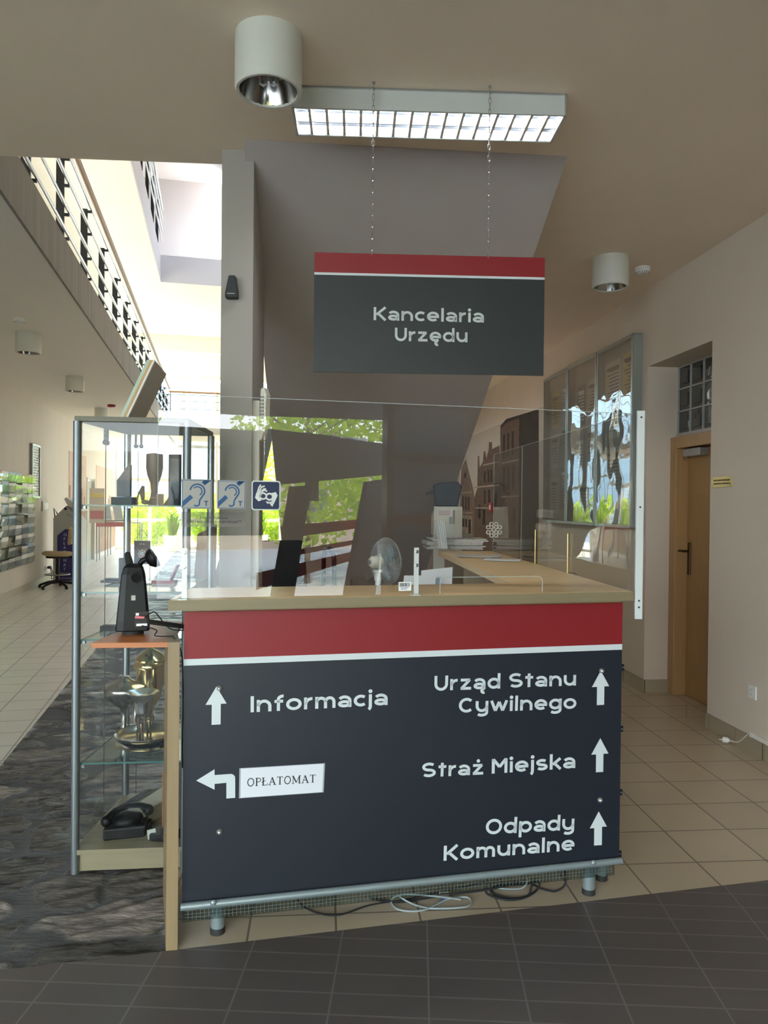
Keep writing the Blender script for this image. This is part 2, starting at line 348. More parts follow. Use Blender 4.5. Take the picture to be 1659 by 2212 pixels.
def fonttext(parent, name, s, loc, size, m, width=None, rotx=90, roty=0, label=None, face=-1):
    c = bpy.data.curves.new(name, 'FONT'); c.body = s; c.size = size; c.extrude = .0003; c.resolution_u = 3
    o = bpy.data.objects.new(name, c); COL.objects.link(o); bpy.context.view_layer.update()
    dg = bpy.context.evaluated_depsgraph_get(); me = bpy.data.meshes.new_from_object(o.evaluated_get(dg)); bpy.data.objects.remove(o)
    if width:
        xs = [q.co.x for q in me.vertices]; k = width/(max(xs)-min(xs))
        for q in me.vertices: q.co.x = (q.co.x-min(xs))*k
    me.materials.clear(); me.materials.append(m)
    me.transform(Matrix.Translation(Vector(loc)) @ Matrix.Rotation(R(roty), 4, 'Y') @ Matrix.Rotation(R(rotx), 4, 'X'))
    o = bpy.data.objects.new(name, me); COL.objects.link(o); o.parent = parent
    if label: o['label'] = label
    return o
YA, YB = R(12.75), R(5.76)
def A(u, v, z=0): return Vector((u*math.cos(YA)-v*math.sin(YA), u*math.sin(YA)+v*math.cos(YA), z))
def UV(p): return (p[0]*math.cos(YA)+p[1]*math.sin(YA), -p[0]*math.sin(YA)+p[1]*math.cos(YA))
# ================================================================== STRUCTURE
def Apoly(mb, pts, z0, z1): mb.prism([A(u, v, z0) for u, v in pts], (0, 0, z1-z0)); return mb
def Abox(mb, u0, u1, v0, v1, z0, z1): return Apoly(mb, [(u0,v0),(u1,v0),(u1,v1),(u0,v1)], z0, z1)
def rect(mb, x0, x1, y0, y1, z0, z1): return mb.box(x0, x1, y0, y1, z0, z1)
V0, US0, US1, ULW, UF = 2.614, -1.19, -.152, -3.1, -1.23
beige_t = tilemat('beige_floor_tile', (.60, .49, .34), (.22, .18, .13), .31, .305, R(4.7), (.06, .02), rough=.32, gw=.0045)
pale_t = tilemat('pale_floor_tile', (.84, .80, .72), (.40, .37, .33), .28, .28, YA+R(1), (0, 0), rough=.30, ox=0)
dark_t = tilemat('dark_floor_tile', (.125, .106, .096), (.20, .18, .165), .30, .0985, R(-2.6), (.05, .03), rough=.42, gw=.0035)
stone_m = stonemat('slate_crazy_paving')
struct('floor', Abox(MB(), US1, 9, V0, 25.2, -.1, 0), beige_t)
struct('floor', Apoly(MB(), [(-9,-5.5),(9,-5.5),(9,V0),(-9,V0)], -.1, 0), dark_t)
from mathutils import noise as NZ
def slate(u0, u1, v0, v1, st):
    nu, nv = int((u1-u0)/st), int((v1-v0)/st); vs_ = []; fs = []; sl = []; mo = []
    for j in range(nv+1):
        for i in range(nu+1):
            u, v = u0+(u1-u0)*i/nu, v0+(v1-v0)*j/nv
            wx, wy = NZ.noise(Vector((u*3, v*3, 1)))*.10+NZ.noise(Vector((u*11, v*11, 4)))*.03, NZ.noise(Vector((u*3, v*3, 7)))*.10+NZ.noise(Vector((u*11, v*11, 9)))*.03
            p = Vector(((u+wx)*2.2+(v+wy)*.5, (v+wy)*3.6-(u+wx)*.9, 0)); d, pt = NZ.voronoi(p); e = d[1]-d[0]; c = pt[0]
            rnd_ = NZ.cell(Vector((c.x*7.3+3, c.y*5.1, c.z*3+2))); r2 = NZ.cell(Vector((c.x*3.7+9, c.y*9.1, 5)))
            mt = max(0, min(1, (.115-e)/.04))
            lay = NZ.fractal(Vector((u*4+v*.8, v*16-u*3, rnd_*9)), 1.0, 2.1, 5)
            lay = math.floor(lay*4)/4*.6+lay*.4
            h = .012*lay+.010*(rnd_-.5)*(p.x-c.x)+.012*(r2-.5)*(p.y-c.y)
            z = (1-mt)*h-mt*.008-.004
            edge = min(i, nu-i, j*1.0, nv-j)*st; z *= min(1, edge/.03+.15)
            q = A(u, v, z); vs_.append((q.x, q.y, q.z)); sl.append(max(0, min(1, rnd_))); mo.append(mt)
    for j in range(nv):
        for i in range(nu): a = j*(nu+1)+i; fs.append((a, a+1, a+nu+2, a+nu+1))
    mb = MB(); mb.add(vs_, fs); o = struct('floor', mb, stone_m)
    for nm, dat in (('slab', sl), ('mortar', mo)): at = o.data.attributes.new(nm, 'FLOAT', 'POINT'); at.data.foreach_set('value', dat)
    o.data.polygons.foreach_set('use_smooth', [True]*len(o.data.polygons))
slate(US0, US1, V0, 8.2, .011); slate(US0, US1, 8.2, 25.2, .035)
struct('floor', Abox(MB(), US0, US1, V0, 25.2, -.1, -.03), beige_t)
struct('floor', Abox(MB(), -9, US0, V0, 25.2, -.1, 0), pale_t)
# low ceiling over the desk and the entrance
struct('ceiling', MB().prism([(-8,-3.4,3.31),(6.5,-3.4,3.31),(6.5,14.2,3.31),(-.86,14.2,3.31),(-.86,3.966,3.31),(-8,3.52,3.31)], (0,0,.35)), ceil_m)
struct('ceiling', Abox(MB(), -9, UF, 4.25, 25.2, 3.31, 3.66), mat('soffit_white', (.90, .86, .78), .85))
struct('trim_1', Abox(MB(), UF, UF+.02, 4.25, 25.2, 3.30, 3.67), fascia_m)
struct('wall_front_upper', MB().prism([(-8,3.5,3.66),(6.5,4.4,3.66),(6.5,4.2,3.66),(-8,3.3,3.66)], (0,0,6.6)), white_m)
# upper ceiling with the big void, third floor edge and roof with skylight
UV_ = -1.28; VV = 18.0
struct('ceiling', Abox(Abox(MB(), -6, UV_, 3, 25.2, 6.6, 6.9), UV_, 9, VV, 25.2, 6.6, 6.9), white_m)
struct('trim_2', Abox(Abox(MB(), UV_, UV_+.02, 3, VV, 6.6, 7.2), UV_, 9, VV-.02, VV, 6.6, 7.22), lilac_m)
struct('wall_upper_back', Abox(Abox(MB(), -6, .15, 20.6, 20.8, 6.9, 10.4), .15, 9, 19.6, 19.8, 6.9, 10.4), lilac_m)
struct('wall_upper_left', Abox(MB(), -3.4, -3.2, 3, 20.8, 6.9, 10.4), white_m)
rf = MB(); Abox(rf, -6, -.95, 3, 21, 10.05, 10.4); Abox(rf, -.95, 9, 19.1, 21, 10.05, 10.4); Abox(rf, -.95, 9, 3, 14, 10.05, 10.4); Abox(rf, 2, 9, 14, 19.1, 10.05, 10.4)
struct('ceiling', rf, lilac_m)
struct('window_5', Abox(MB(), -.95, 2, 14, 19.1, 10.2, 10.22), glass('skylight_glazing', (.66, .66, .67), .6))
# left corridor wall, with the strip windows above the gallery
lw = MB(); Abox(lw, ULW-.3, ULW, 1.6, 19.6, 0, 3.31); Abox(lw, ULW-.3, ULW, 20.9, 25.2, 0, 3.31); Abox(lw, ULW-.3, ULW, 19.6, 20.9, 2.1, 3.31)
struct('wall_left', lw, conc_m)
struct('baseboard_left', Abox(MB(), ULW, ULW+.015, 1.6, 17.2, 0, .12), mat('beige_skirting_tile', (.44, .38, .28), .35))
up = MB(); Abox(up, ULW-.3, ULW, 3, 25.2, 3.66, 3.95); Abox(up, ULW-.3, ULW, 3, 25.2, 6.1, 6.6)
for k in range(20): Abox(up, ULW-.3, ULW+.02, 3.0+k*1.15, 3.28+k*1.15, 3.95, 6.1)
struct('wall_left_upper', up, white_m)
wn_ = MB(); Abox(wn_, ULW-.2, ULW-.18, 3, 25.2, 3.95, 6.1); struct('window_1', wn_, tinted2)
# far end glazing
fz = struct('window_2', Abox(MB(), -6, 9, 25.22, 25.24, 0, 5.62), tinted)
fr_ = MB()
for k in range(14): Abox(fr_, ULW-.05+k*1.05, ULW+.04+k*1.05, 25.12, 25.28, 0, 5.62)
for z in (0.0, .9, 2.2, 3.30, 3.62, 5.56): Abox(fr_, ULW, 9, 25.14, 25.26, z, z+.09)
obj('window_frame', fr_, mat('pale_window_frame', (.68, .66, .60), .5), fz)
struct('wall_back_upper', Abox(Abox(MB(), -6, 9, 25.1, 25.4, 5.65, 6.6), -6, 9, 23.6, 23.9, 6.12, 6.6), white_m)
# bridge gallery in front of the far glazing
struct('ceiling', Abox(MB(), UF+.02, 7, 20.5, 23, 3.34, 3.64), white_m)
struct('wall_right_atrium', Abox(MB(), 6.6, 6.9, 14, 25.2, 0, 10.3), white_m)
struct('wall_right_upper', Abox(MB(), 6.6, 6.9, 2, 14, 3.66, 10.4), white_m)
struct('wall_back', MB().box(-1.2, 2.6, 13.7, 13.9, 0, 3.31), grey_m)
struct('wall_left_entrance', MB().box(-6.6, -6.4, -3.4, 3.6, 0, 3.31), white_m)
# pillar beside the stair
pl = MB(); pl.prism([(-.838,3.80,0),(-.676,3.80,0),(-.735,4.52,0),(-.90,4.52,0)], (0,0,3.31))
struct('pillar', pl, mat('pillar_plaster', (.40, .37, .33), .85, var=.05, scale=2), label='plastered wall pillar between the atrium and the stair')
# sloping underside of the stair
st = MB(); W_ = 1.636
SL = thing('staircase', 'sloping grey underside of the staircase coming down from the ceiling behind the hanging sign', 'staircase', (-.71, 3.69, 0), R(5.0))
def sz(y): return 3.31-.525*y
st.prism([(0, 0, 3.309), (0, 6.0, sz(6.0)), (0, 6.0, sz(6.0)+.34), (0, .65, 3.309)], (W_, 0, 0))
obj('stair_underside', st, grey_m, SL)
stp = MB()
for k in range(15): y = 6.1-k*.35; stp.box(.02, W_-.02, y-.30, y, sz(y)+.20, sz(y)+.20+.17)
obj('steps', stp, grey_m, SL)
# right wall with door niche (frame: x outwards, y along the wall)
RW = (2.31, 4.49, 0)
def wallB(name, mb, m): o = struct(name, mb, m); o.matrix_basis = Matrix.Translation(Vector(RW)) @ Matrix.Rotation(YB, 4, 'Z'); return o
NJ, FJ, NT, ND = .655, 1.635, 2.67, .27
b = MB(); b.box(0, ND, -2.6, NJ, 0, 3.31); b.box(0, ND, FJ, 9.3, 0, 3.31); b.box(0, ND, NJ, FJ, NT, 3.31); b.box(ND, ND+.3, -2.6, NJ+.02, 0, 3.31); b.box(ND, ND+.3, FJ-.0, 9.3, 0, 3.31)
wallB('wall_right', b, wall_m)
wallB('wall_right_behind_door', MB().box(ND+.32, ND+.4, -2.6, 9.3, 0, 3.31), grey_m)
b = MB(); b.box(-.014, 0, -2.6, NJ, 0, .105); b.box(-.014, 0, FJ-.014, 9.2, 0, .105); b.box(0, ND-.02, FJ-.014, FJ, 0, .105); b.box(0, ND-.02, NJ, NJ+.014, 0, .105)
skirt = tilemat('skirting_tile', (.42, .35, .245), (.12, .10, .08), .31, 2, 0, rough=.35)
wallB('baseboard_right', b, skirt)
b = MB()
for k in range(12): b.box(-.0145, -.0135, -2.5+k*.31, -2.497+k*.31, 0, .105)
wallB('baseboard_right_joints', b, mat('joint_grey', (.16,.14,.11), .8))
# door
D = wallB('door_1', MB().box(ND-.02+.05, ND+.07, NJ+.11, FJ-.11, .008, 1.99), door_m)
D['label'] = 'closed oak veneer door in the right wall niche'
fb = MB(); fb.box(ND-.07, ND+.08, FJ-.10, FJ-.001, 0, 2.09); fb.box(ND-.07, ND+.08, NJ+.001, NJ+.10, 0, 2.09); fb.box(ND-.07, ND+.08, NJ+.10, FJ-.10, 1.995, 2.09)
obj('door_frame', fb, frame_m, D, bevel=.004)
hb = MB(); hb.box(ND+.016, ND+.03, FJ-.175, FJ-.135, .98, 1.24); h = obj('handle_plate', hb, mat('bronze', (.09,.055,.03), .4, .8), D, bevel=.006, label='dark bronze lever handle plate')
hl = MB(); hl.tube([(ND+.02, FJ-.155, 1.17), (ND-.03, FJ-.155, 1.17), (ND-.035, FJ-.13, 1.172), (ND-.035, FJ-.05, 1.165)], .009); obj('lever', hl, MATS['bronze'], h, smooth=True)
cb = MB(); cb.box(ND-.045, ND+.028, FJ-.42, FJ-.16, 1.925, 1.985); c_ = obj('door_closer', cb, mat('closer_grey', (.34,.32,.29), .45, .4), D, bevel=.004, label='grey metal door closer')
obj('closer_arm', MB().tube([(ND-.03, FJ-.2, 1.92), (ND-.05, FJ-.19, 1.905)], .008), steel, c_)
# glass block window above the door
gbw = wallB('window_3', MB().box(ND-.02, ND+.06, NJ, FJ, 2.09, 2.12), grey_m)
gbm = MB(); grid = MB(); rows = 3; bw = .19; y0 = NJ+.0
for r_ in range(rows):
    for c in range(5):
        ya, yb = y0+c*.196, y0+c*.196+.188; za = 2.125+r_*.182; zb = za+.174
        gbm.box(ND+.0, ND+.055, ya+.004, yb-.004, za+.003, zb-.003)
        gbm.prism([(ND, ya+.004, za+.003), (ND, yb-.004, za+.003), (ND, yb-.004, zb-.003), (ND, ya+.004, zb-.003)], (-.001, 0, 0))
        for i in range(1):
            gbm.hexa((ND-.012, ya+.035, za+.035), (.012,0,0), (0,yb-ya-.07,0), (0,0,zb-za-.07))
for r_ in range(rows+1): grid.box(ND-.012, ND+.06, NJ, FJ, 2.115+r_*.182, 2.127+r_*.182)
for c in range(6): grid.box(ND-.012, ND+.06, y0+c*.196-.008, y0+c*.196+.002, 2.115, NT)
gg = mat('dark_glass_block', (.05, .055, .05), .08, 0, spec=1.0, bump=.25, bscale=9)
obj('glass_block', gbm, gg, gbw, bevel=.01, label='dark wavy glass blocks'); obj('mortar_grid', grid, mat('block_mortar', (.46,.45,.42), .8), gbw)
# entrance frontage behind the photographer
ef = struct('window_4', MB().box(-6.4, -1.2, -3.42, -3.40, 0, 3.3), gls)
b = MB()
for x in (-6.4, -5.1, -3.8, -2.5, -1.2, 3.08): b.box(x-.05, x+.05, -3.5, -3.35, 0, 3.3)
b.box(-6.4, 6.5, -3.5, -3.35, 3.1, 3.31); b.box(3.08, 4.2, -3.5, -3.35, 2.06, 2.17); b.box(3.08, 4.2, -3.5, -3.35, 0, .3); b.box(3.08, 4.2, -3.5, -3.35, 2.76, 3.1)
obj('window_frame', b, darksteel, ef)
obj('film_pane', MB().box(3.12, 4.2, -3.43, -3.42, .3, 2.76), translucent('pale_film', (.30, .40, .48), .5), ef, label='pale blue filmed panes')
obj('red_band', MB().box(3.14, 4.18, -3.418, -3.41, 1.26, 1.40), translucent('red_film', (.55, .02, .03), .6), ef, label='red safety band across the filmed pane')
dfr = mat('black_door_frame', (.02, .022, .025), .9, spec=.1)
obj('side_panel', MB().box(.2, 1.45, -3.44, -3.40, 1.15, 2.36).box(.2, 1.45, -3.44, -3.40, 2.53, 3.1), mat('reflection_blocker_grey', (.10, .10, .10), .8), ef)  # unseen panels, added to block the bright tree reflection over the pillar
struct('wall_right_and_blocker', MB().box(6.4, 6.6, -3.4, 1.9, 0, 3.31).box(4.2, 6.4, -3.5, -3.38, 0, 3.31), wall_m)  # second box is unseen, added to block sky reflection in the acrylic
struct('wall_right_return', MB().box(2.55, 6.5, 1.85, 2.0, 0, 3.31), wall_m)
# open glazed screen beside the entrance: dark slanted frame, red safety bands
dframe = mat('black_door_frame', (.02, .022, .025), .9, spec=.1)
SCR = struct('door_2', MB().box(0, 6.9, -.03, .03, 0, .10), dframe)
SCR.matrix_basis = Matrix.Translation(Vector((.50, -.46, 0))) @ Matrix.Rotation(R(-55), 4, 'Z')
def gp(name, pts, m, th=.06, y=-.03, lab=None): return obj(name, MB().prism([(x, y, z) for x, z in pts], (0, th, 0)), m, SCR, label=lab)
gp('door_post', [(-.08,0),(.48,0),(1.45,1.69),(.91,1.67)], dframe); gp('door_post', [(2.85,0),(5.2,0),(6.9,1.95),(4.63,1.83)], dframe)
gp('door_header', [(.2,1.66),(6.9,2.02),(6.9,2.52),(.2,2.10)], dframe); gp('door_header', [(.2,2.20),(6.9,2.92),(6.9,3.3),(.2,3.3)], dframe)
gp('pale_bar', [(.6,2.07),(4.9,2.36),(4.9,2.44),(.6,2.13)], whitep, .03, -.065)
for pts in ([(.25,1.22),(5.05,1.20),(5.05,1.32),(.25,1.33)], [(.05,.86),(3.75,.81),(3.75,.92),(.05,.99)], [(1.1,1.05),(4.2,1.0),(4.2,1.06),(1.1,1.10)]): gp('red_band', pts, MATS['red_film'], .004, -.04, 'red safety band across the glass')
nb = gp('notice', [(1.50,1.55),(2.04,1.55),(2.04,1.80),(1.50,1.80)], mat('grey_notice', (.25,.27,.27), .7), .004, -.04, 'square grey notice with a round emblem')
obj('notice_emblem', MB().cyl((1.77,-.046,1.67),(1.77,-.04,1.67),.09,n=32), mat('olive_emblem', (.16,.16,.04), .6), nb)
# light portals on the openings
portal((-1.5, -3.45, 1.65), (R(90), 0, 0), 9.8, 3.2)
p = A(1.8, 25.25, 2.8); portal(p, (R(-90), 0, YA), 9.6, 5.6)
p = A(ULW-.17, 14, 5.0); portal(p, (R(90), 0, YA-R(90)), 22, 2.15)
p = A(.5, 16.5, 10.4); portal(p, (0, 0, YA), 2.9, 5)
# ================================================================== OUTDOORS
g = tag(obj('ground', MB().box(-60, 60, -60, 80, -.35, -.12), mat('pale_paving', (.42, .42, .42), .8, var=.1, scale=1)), None, None); g['kind'] = 'structure'
leaf_m = translucent('leaf_green', (.16, .30, .03), .5, (.42, .62, .05))
leaf_l = translucent('leaf_fresh', (.30, .42, .04), .5, (.60, .70, .06))
bark = mat('bark', (.16, .12, .09), .9, var=.3, scale=20)
def leaves(n, rx, ry, rz, cz, size, seed, shell=.35):
    rnd = random.Random(seed); mb = MB()
    for i in range(n):
        while True:
            x, y, z = rnd.uniform(-1,1), rnd.uniform(-1,1), rnd.uniform(-1,1)
            q = x*x+y*y+z*z
            if shell < q < 1: break
        c = Vector((x*rx, y*ry, z*rz+cz)); a = Vector((rnd.uniform(-1,1), rnd.uniform(-1,1), rnd.uniform(-1,1))).normalized(); b_ = a.orthogonal().normalized()
        s_ = size*rnd.uniform(.6, 1.3); mb.mi = 0
        mb.add([c-a*s_, c+b_*s_*.5, c+a*s_, c-b_*s_*.5], [(0,1,2,3)])
    return mb
def tree(label, loc, h, r, n, size, seed, m):
    t = thing('tree', label, 'tree', loc, 0, None)
    tr = MB(); rnd = random.Random(seed)
    tr.tube([(0,0,-.1),(.02,0,h*.3),(-.03,.02,h*.6),(.02,0,h*.92)], [.07,.055,.04,.01])
    for k in range(14):
        a = rnd.uniform(0,6.28); z = h*rnd.uniform(.25,.75); l = r*rnd.uniform(.5,.9)
        tr.tube([(0,0,z),(math.cos(a)*l*.5, math.sin(a)*l*.5, z+l*.35),(math.cos(a)*l, math.sin(a)*l, z+l*.55)], [.025,.015,.006], n=5)
    obj('trunk', tr, bark, t)
    obj('foliage', leaves(n, r, r, h*.42, h*.56, size, seed), m, t)
    return t
tree('young leafy tree outside the entrance, behind the photographer', (4.3, -9.5, -.12), 4.6, 1.7, 2300, .085, 3, leaf_l)
tree('broad tree outside the entrance, furthest from the door', (8.0, -13, -.12), 6.5, 3.2, 5200, .11, 4, leaf_m)
tree('small tree outside the entrance, behind the open glazed door', (0.3, -9.6, -.12), 4.0, 1.3, 2000, .08, 5, leaf_l)
bl = thing('stone_building', 'sunlit sandstone building across the street from the entrance', 'building', (6, -22, -.12))
obj('wall', MB().box(-14, 14, -1, 1, 0, 3.4), mat('sandstone', (.50, .40, .31), .85, var=.3, scale=1.5), bl)
for k in range(12): obj('window', MB().box(-13+k*2.2, -12+k*2.2, .98, 1.03, 1.0, 2.4), mat('dark_window', (.10,.12,.14), .2), bl)
# far side: pale building, trees and planting beyond the glazing
bl = thing('pale_building', 'pale modern building seen through the windows at the far end of the atrium', 'building', A(0, 42, -.12), YA)
obj('wall', MB().box(-14, 16, 0, 6, 0, 8.2), mat('pale_render', (.40, .50, .55), .7), bl)
obj('parapet', MB().box(-14, 16, -.08, 0, 7.5, 8.2), mat('blue_grey_cladding', (.38, .50, .56), .5), bl)
b = MB()
pw_ = mat('pale_blue_window', (.30, .42, .50), .15)
for k in range(2, 13):
    for z in (1.2, 4.6): obj('window', MB().box(-13.5+k*2, -12.9+k*2, -.04, .01, z, z+1.7), pw_, bl)
sh = thing('shrub', 'bright green bushy shrub outside the far window, left of the display case post', 'shrub', A(-2.2, 27.2, -.12))
obj('foliage', leaves(2600, 1.0, .8, 1.0, 1.0, .09, 11, .1), leaf_l, sh)
for (u, v, lb, sd) in ((-.1, 28.4, 'bright green shrub outside the far window, behind the pennant', 12), (2.0, 27.6, 'bright green shrub outside the far window, beside the pillar', 13), (4.1, 28.4, 'bright green shrub outside the far window, seen through the gap beside the stair', 14)):
    d_ = dup(sh, A(u, v, -.12), lb)
for o in (sh,): o['group'] = 'shrubs outside the far window'
for o in list(COL.objects):
    if o.name.startswith('shrub') and not o.parent: o['group'] = 'shrubs outside the far window'
tree('tall light green tree outside the far windows', A(2.6, 31, -.12), 5.4, 1.9, 3600, .12, 21, leaf_l)
# ================================================================== RECEPTION COUNTER
CT = thing('reception_counter', 'wood-topped reception counter with a dark blue and red front panel of white Polish directions', 'reception counter', (-.68, 2.55, 0), YA)
def wl(x, y, z=0):   # world -> counter frame
    return CT.matrix_basis.inverted() @ Vector((x, y, z))
def L2(x, y, z=0): q = wl(x, y); return (q.x, q.y, z)
PW, PB, PT, HT = 1.657, .146, 1.146, 1.20
b = MB(); b.prism([L2(-.703,2.44,HT-.036), L2(.95,2.83,HT-.036), L2(.766,5.28,HT-.036), L2(.385,5.24,HT-.036), L2(.535,3.10,HT-.036), L2(-.725,2.80,HT-.036)], (0,0,.0355))
obj('worktop', b, [maple], CT, bevel=.003, label='pale maple worktop')
b = MB(); q0, q1, q2 = Vector(L2(-.703,2.44)), Vector(L2(.95,2.83)), Vector(L2(.766,5.28))
q3 = Vector(L2(-.725,2.80))
def strip(a, c, z0, z1, out):
    d = (c-a).normalized(); n_ = Vector((d.y, -d.x, 0))*out; b.prism([a+Vector((0,0,z0)), c+Vector((0,0,z0)), c+n_+Vector((0,0,z0)), a+n_+Vector((0,0,z0))], (0,0,z1-z0))
strip(q0, q1, HT-.0355, HT-.001, .0012); strip(q1, q2, HT-.0355, HT-.001, .0012); strip(q3, q0, HT-.0355, HT-.001, .0012)
obj('edge_band', b, maple_edge, CT, label='greyer edge banding of the worktop')
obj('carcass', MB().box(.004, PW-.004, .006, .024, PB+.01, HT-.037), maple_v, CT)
P_ = obj('front_panel', MB().box(0, PW, 0, .006, PB, PT), navy, CT, label='dark blue front panel')
obj('red_band', MB().box(0, PW, -.0012, 0, .984, PT), redm, P_, label='red band along the top of the panel')
obj('white_line', MB().box(0, PW, -.0016, 0, .962, .984), whitev, P_, label='thin white line under the red band')
def PN(px, py): q = PL(CT, px, py, 0); return (q.x, q.z)
def TX(text, xl, yl, xr, yr, captop):
    """baseline from pixel (xl,yl) to (xr,yr); capital top pixel at the left end"""
    p0, p1 = PN(xl, yl), PN(xr, yr); cap = PN(xl, captop)[1]-p0[1]
    return lettering(P_, 'lettering', text, p0, p1, cap, whitev, label='white lettering reading '+text)
TX('Informacja', 541, 1538.5, 837, 1522.5, 1504)
TX('Urząd', 938, 1492, 1080, 1487, 1460); TX('Stanu', 1099, 1485.5, 1243.5, 1480.5, 1454.5)
TX('Cywilnego', 991, 1539.5, 1244, 1530.5, 1508)
TX('Straż', 911, 1679, 1044, 1672.5, 1648); TX('Miejska', 1062, 1671, 1242, 1658.5, 1639)
TX('Odpady', 1049, 1802.5, 1239.5, 1792, 1769.5)
TX('Komunalne', 958, 1859, 1240, 1836, 1827)
def poly(name, px, lab):
    b = MB(); b.prism([(PN(x, y)[0], -.0004, PN(x, y)[1]) for x, y in px], (0, -.0014, 0)); return obj(name, b, whitev, P_, label=lab)
def up_arrow(xc, top, left, right, sh, bot, x0, x1, lab):   # head tip, head corners, shaft
    return poly('arrow', [(xc, top), (right[0], right[1]), (x1, right[1]+.5), (x1-.5, bot-1), (x0-.5, bot), (x0, left[1]-.5), (left[0], left[1])], lab)
up_arrow(467.5, 1483, (444, 1522.5), (489.5, 1519.5), 0, 1565.5, 457.5, 477, 'white arrow pointing up beside Informacja')
up_arrow(1297.5, 1449, (1278.5, 1484), (1315.5, 1482), 0, 1523, 1289.5, 1305, 'white arrow pointing up beside Urząd Stanu')
up_arrow(1296.5, 1594.5, (1277, 1630), (1314, 1627.5), 0, 1668, 1287.5, 1303, 'white arrow pointing up beside Straż Miejska')
up_arrow(1293, 1753, (1274, 1789), (1310.5, 1785), 0, 1826, 1283.5, 1300, 'white arrow pointing up beside Odpady')
poly('arrow', [(424, 1686), (463.5, 1661.5), (463.5, 1674), (499, 1671.5), (504, 1673), (507.5, 1677), (508, 1682), (508, 1723), (489, 1724.5), (489, 1690.5), (463.5, 1693), (463.5, 1705.5)], 'white arrow bending to the left beside the paper notice')
# laminated paper notice taped on the panel
n0, n1, n2, n3 = PN(516, 1724), PN(699, 1711), PN(702, 1648), PN(517, 1659)
nt_ = obj('laminated_notice', MB().prism([(n0[0],-.0015,n0[1]),(n1[0],-.0015,n1[1]),(n2[0],-.0015,n2[1]),(n3[0],-.0015,n3[1])], (0,-.0012,0)), mat('lamination', (.42,.45,.48), .12), P_, label='laminated white notice reading OPŁATOMAT')
def sh_(p, q, f): return (p[0]+(q[0]-p[0])*f, p[1]+(q[1]-p[1])*f)
ce = ((n0[0]+n2[0])/2, (n0[1]+n2[1])/2); ins = [sh_(p, ce, .035) for p in (n0, n1, n2, n3)]
pp = obj('paper', MB().prism([(x,-.0028,y) for x, y in ins], (0,-.0004,0)), mat('notice_paper', (.80,.83,.88), .5), nt_)
def serif(parent, text, p0, p1, cap, m, v):
    adv = {'O':.98,'P':.80,'Ł':.82,'A':1.0,'T':.88,'M':1.2}; tot = sum(adv[c] for c in text); L_ = math.hypot(p1[0]-p0[0], p1[1]-p0[1]); ex, ey = (p1[0]-p0[0])/L_, (p1[1]-p0[1])/L_; sx = L_/tot
    mb = MB(); x0 = 0
    pl_ = lambda x, y, t: (p0[0]+ex*x*sx-ey*y*cap, v+t, p0[1]+ey*x*sx+ex*y*cap)
    st = lambda pts, wd=.075: ribbon(mb, [(x+x0, y) for x, y in pts], wd, pl_, -.0004)
    for c in text:
        if c == 'O':
            for k, wd in ((0,.12),): st(arc(.47,.5,.36,.48,0,360,28), .11)
        if c in 'PŁ': st([(.2,0),(.2,1)], .15); st([(.05,.02),(.35,.02)]); st([(.05,.98),(.35,.98)])
        if c == 'P': st([(.2,.97)]+arc(.42,.73,.27,.24,90,-90,10)+[(.2,.49)], .09)
        if c == 'Ł': st([(.2,.03),(.68,.03),(.74,.25)]); st([(.02,.38),(.45,.62)], .09)
        if c == 'A': st([(.47,.98),(.16,.02)], .075); st([(.45,.98),(.80,.02)], .15); st([(.26,.34),(.66,.34)]); st([(.02,.02),(.3,.02)]); st([(.62,.02),(.96,.02)])
        if c == 'T': st([(.42,0),(.42,1)], .15); st([(.06,.80),(.08,.97),(.76,.97),(.78,.80)]); st([(.28,.02),(.56,.02)])
        if c == 'M': st([(.18,0),(.18,.97)], .075); st([(.18,.97),(.58,.12)], .15); st([(.58,.12),(.95,.97)], .075); st([(.96,0),(.96,1)], .15); st([(.04,.02),(.32,.02)]); st([(.82,.02),(1.12,.02)]); st([(.02,.98),(.22,.98)]); st([(.93,.98),(1.12,.98)])
        x0 += adv[c]
    return obj('lettering', mb, m, parent, label='black serif lettering reading '+text)
t0, t1 = PN(533, 1698), PN(683, 1689); capn = PN(533, 1681)[1]-t0[1]
serif(pp, 'OPŁATOMAT', t0, t1, capn, ink, -.0033)
for (x, y) in ((474, 1487), (1299.5, 1449), (1296, 1728), (474, 1797)):
    q = PN(x, y); obj('dome_bolt', MB().lathe([(.0001,-.012),(.005,-.0105),(.0088,-.006),(.0102,0)], (q[0],0,q[1]), 16, axis=(0,1,0)), mat('bolt_metal', (.62,.62,.60), .28, .75), CT, smooth=True, label='chrome domed bolt')
# rail, strip, legs
obj('foot_rail', MB().cyl((-.004,-.012,.138),(PW+.002,-.012,.138),.0125), greym, CT, smooth=True, label='grey metal rail under the panel')
tr_ = glass('perforated_plastic', (.70,.76,.74), .9)
obj('plastic_strip', MB().box(.0, PW-.02, .0, .0025, .078, .126), tr_, CT, label='translucent perforated plastic strip')
b = MB()
for k in range(118): b.box(.02+k*.0137, .0208+k*.0137, -.001, .0, .082, .122)
for z in (.092, .104, .116): b.box(.01, PW-.03, -.001, 0, z, z+.0008)
obj('strip_grid', b, mat('strip_grid_grey', (.20,.24,.235), .5), CT)
for (px, py, w_) in ((470, 2017, 0), (1274, 1932, 0), (1301, 1901, 1)):
    q = PZ(px, py); x, y, _ = L2(q.x, q.y)
    lg = obj('leg', MB().cyl((x,y+.01,.022),(x,y+.01,.155),.0245,n=28), greym, CT, smooth=True, label='short grey round leg')
    obj('rubber_foot', MB().cyl((x,y+.01,0),(x,y+.01,.022),.026,n=28), rubber, lg, smooth=True)
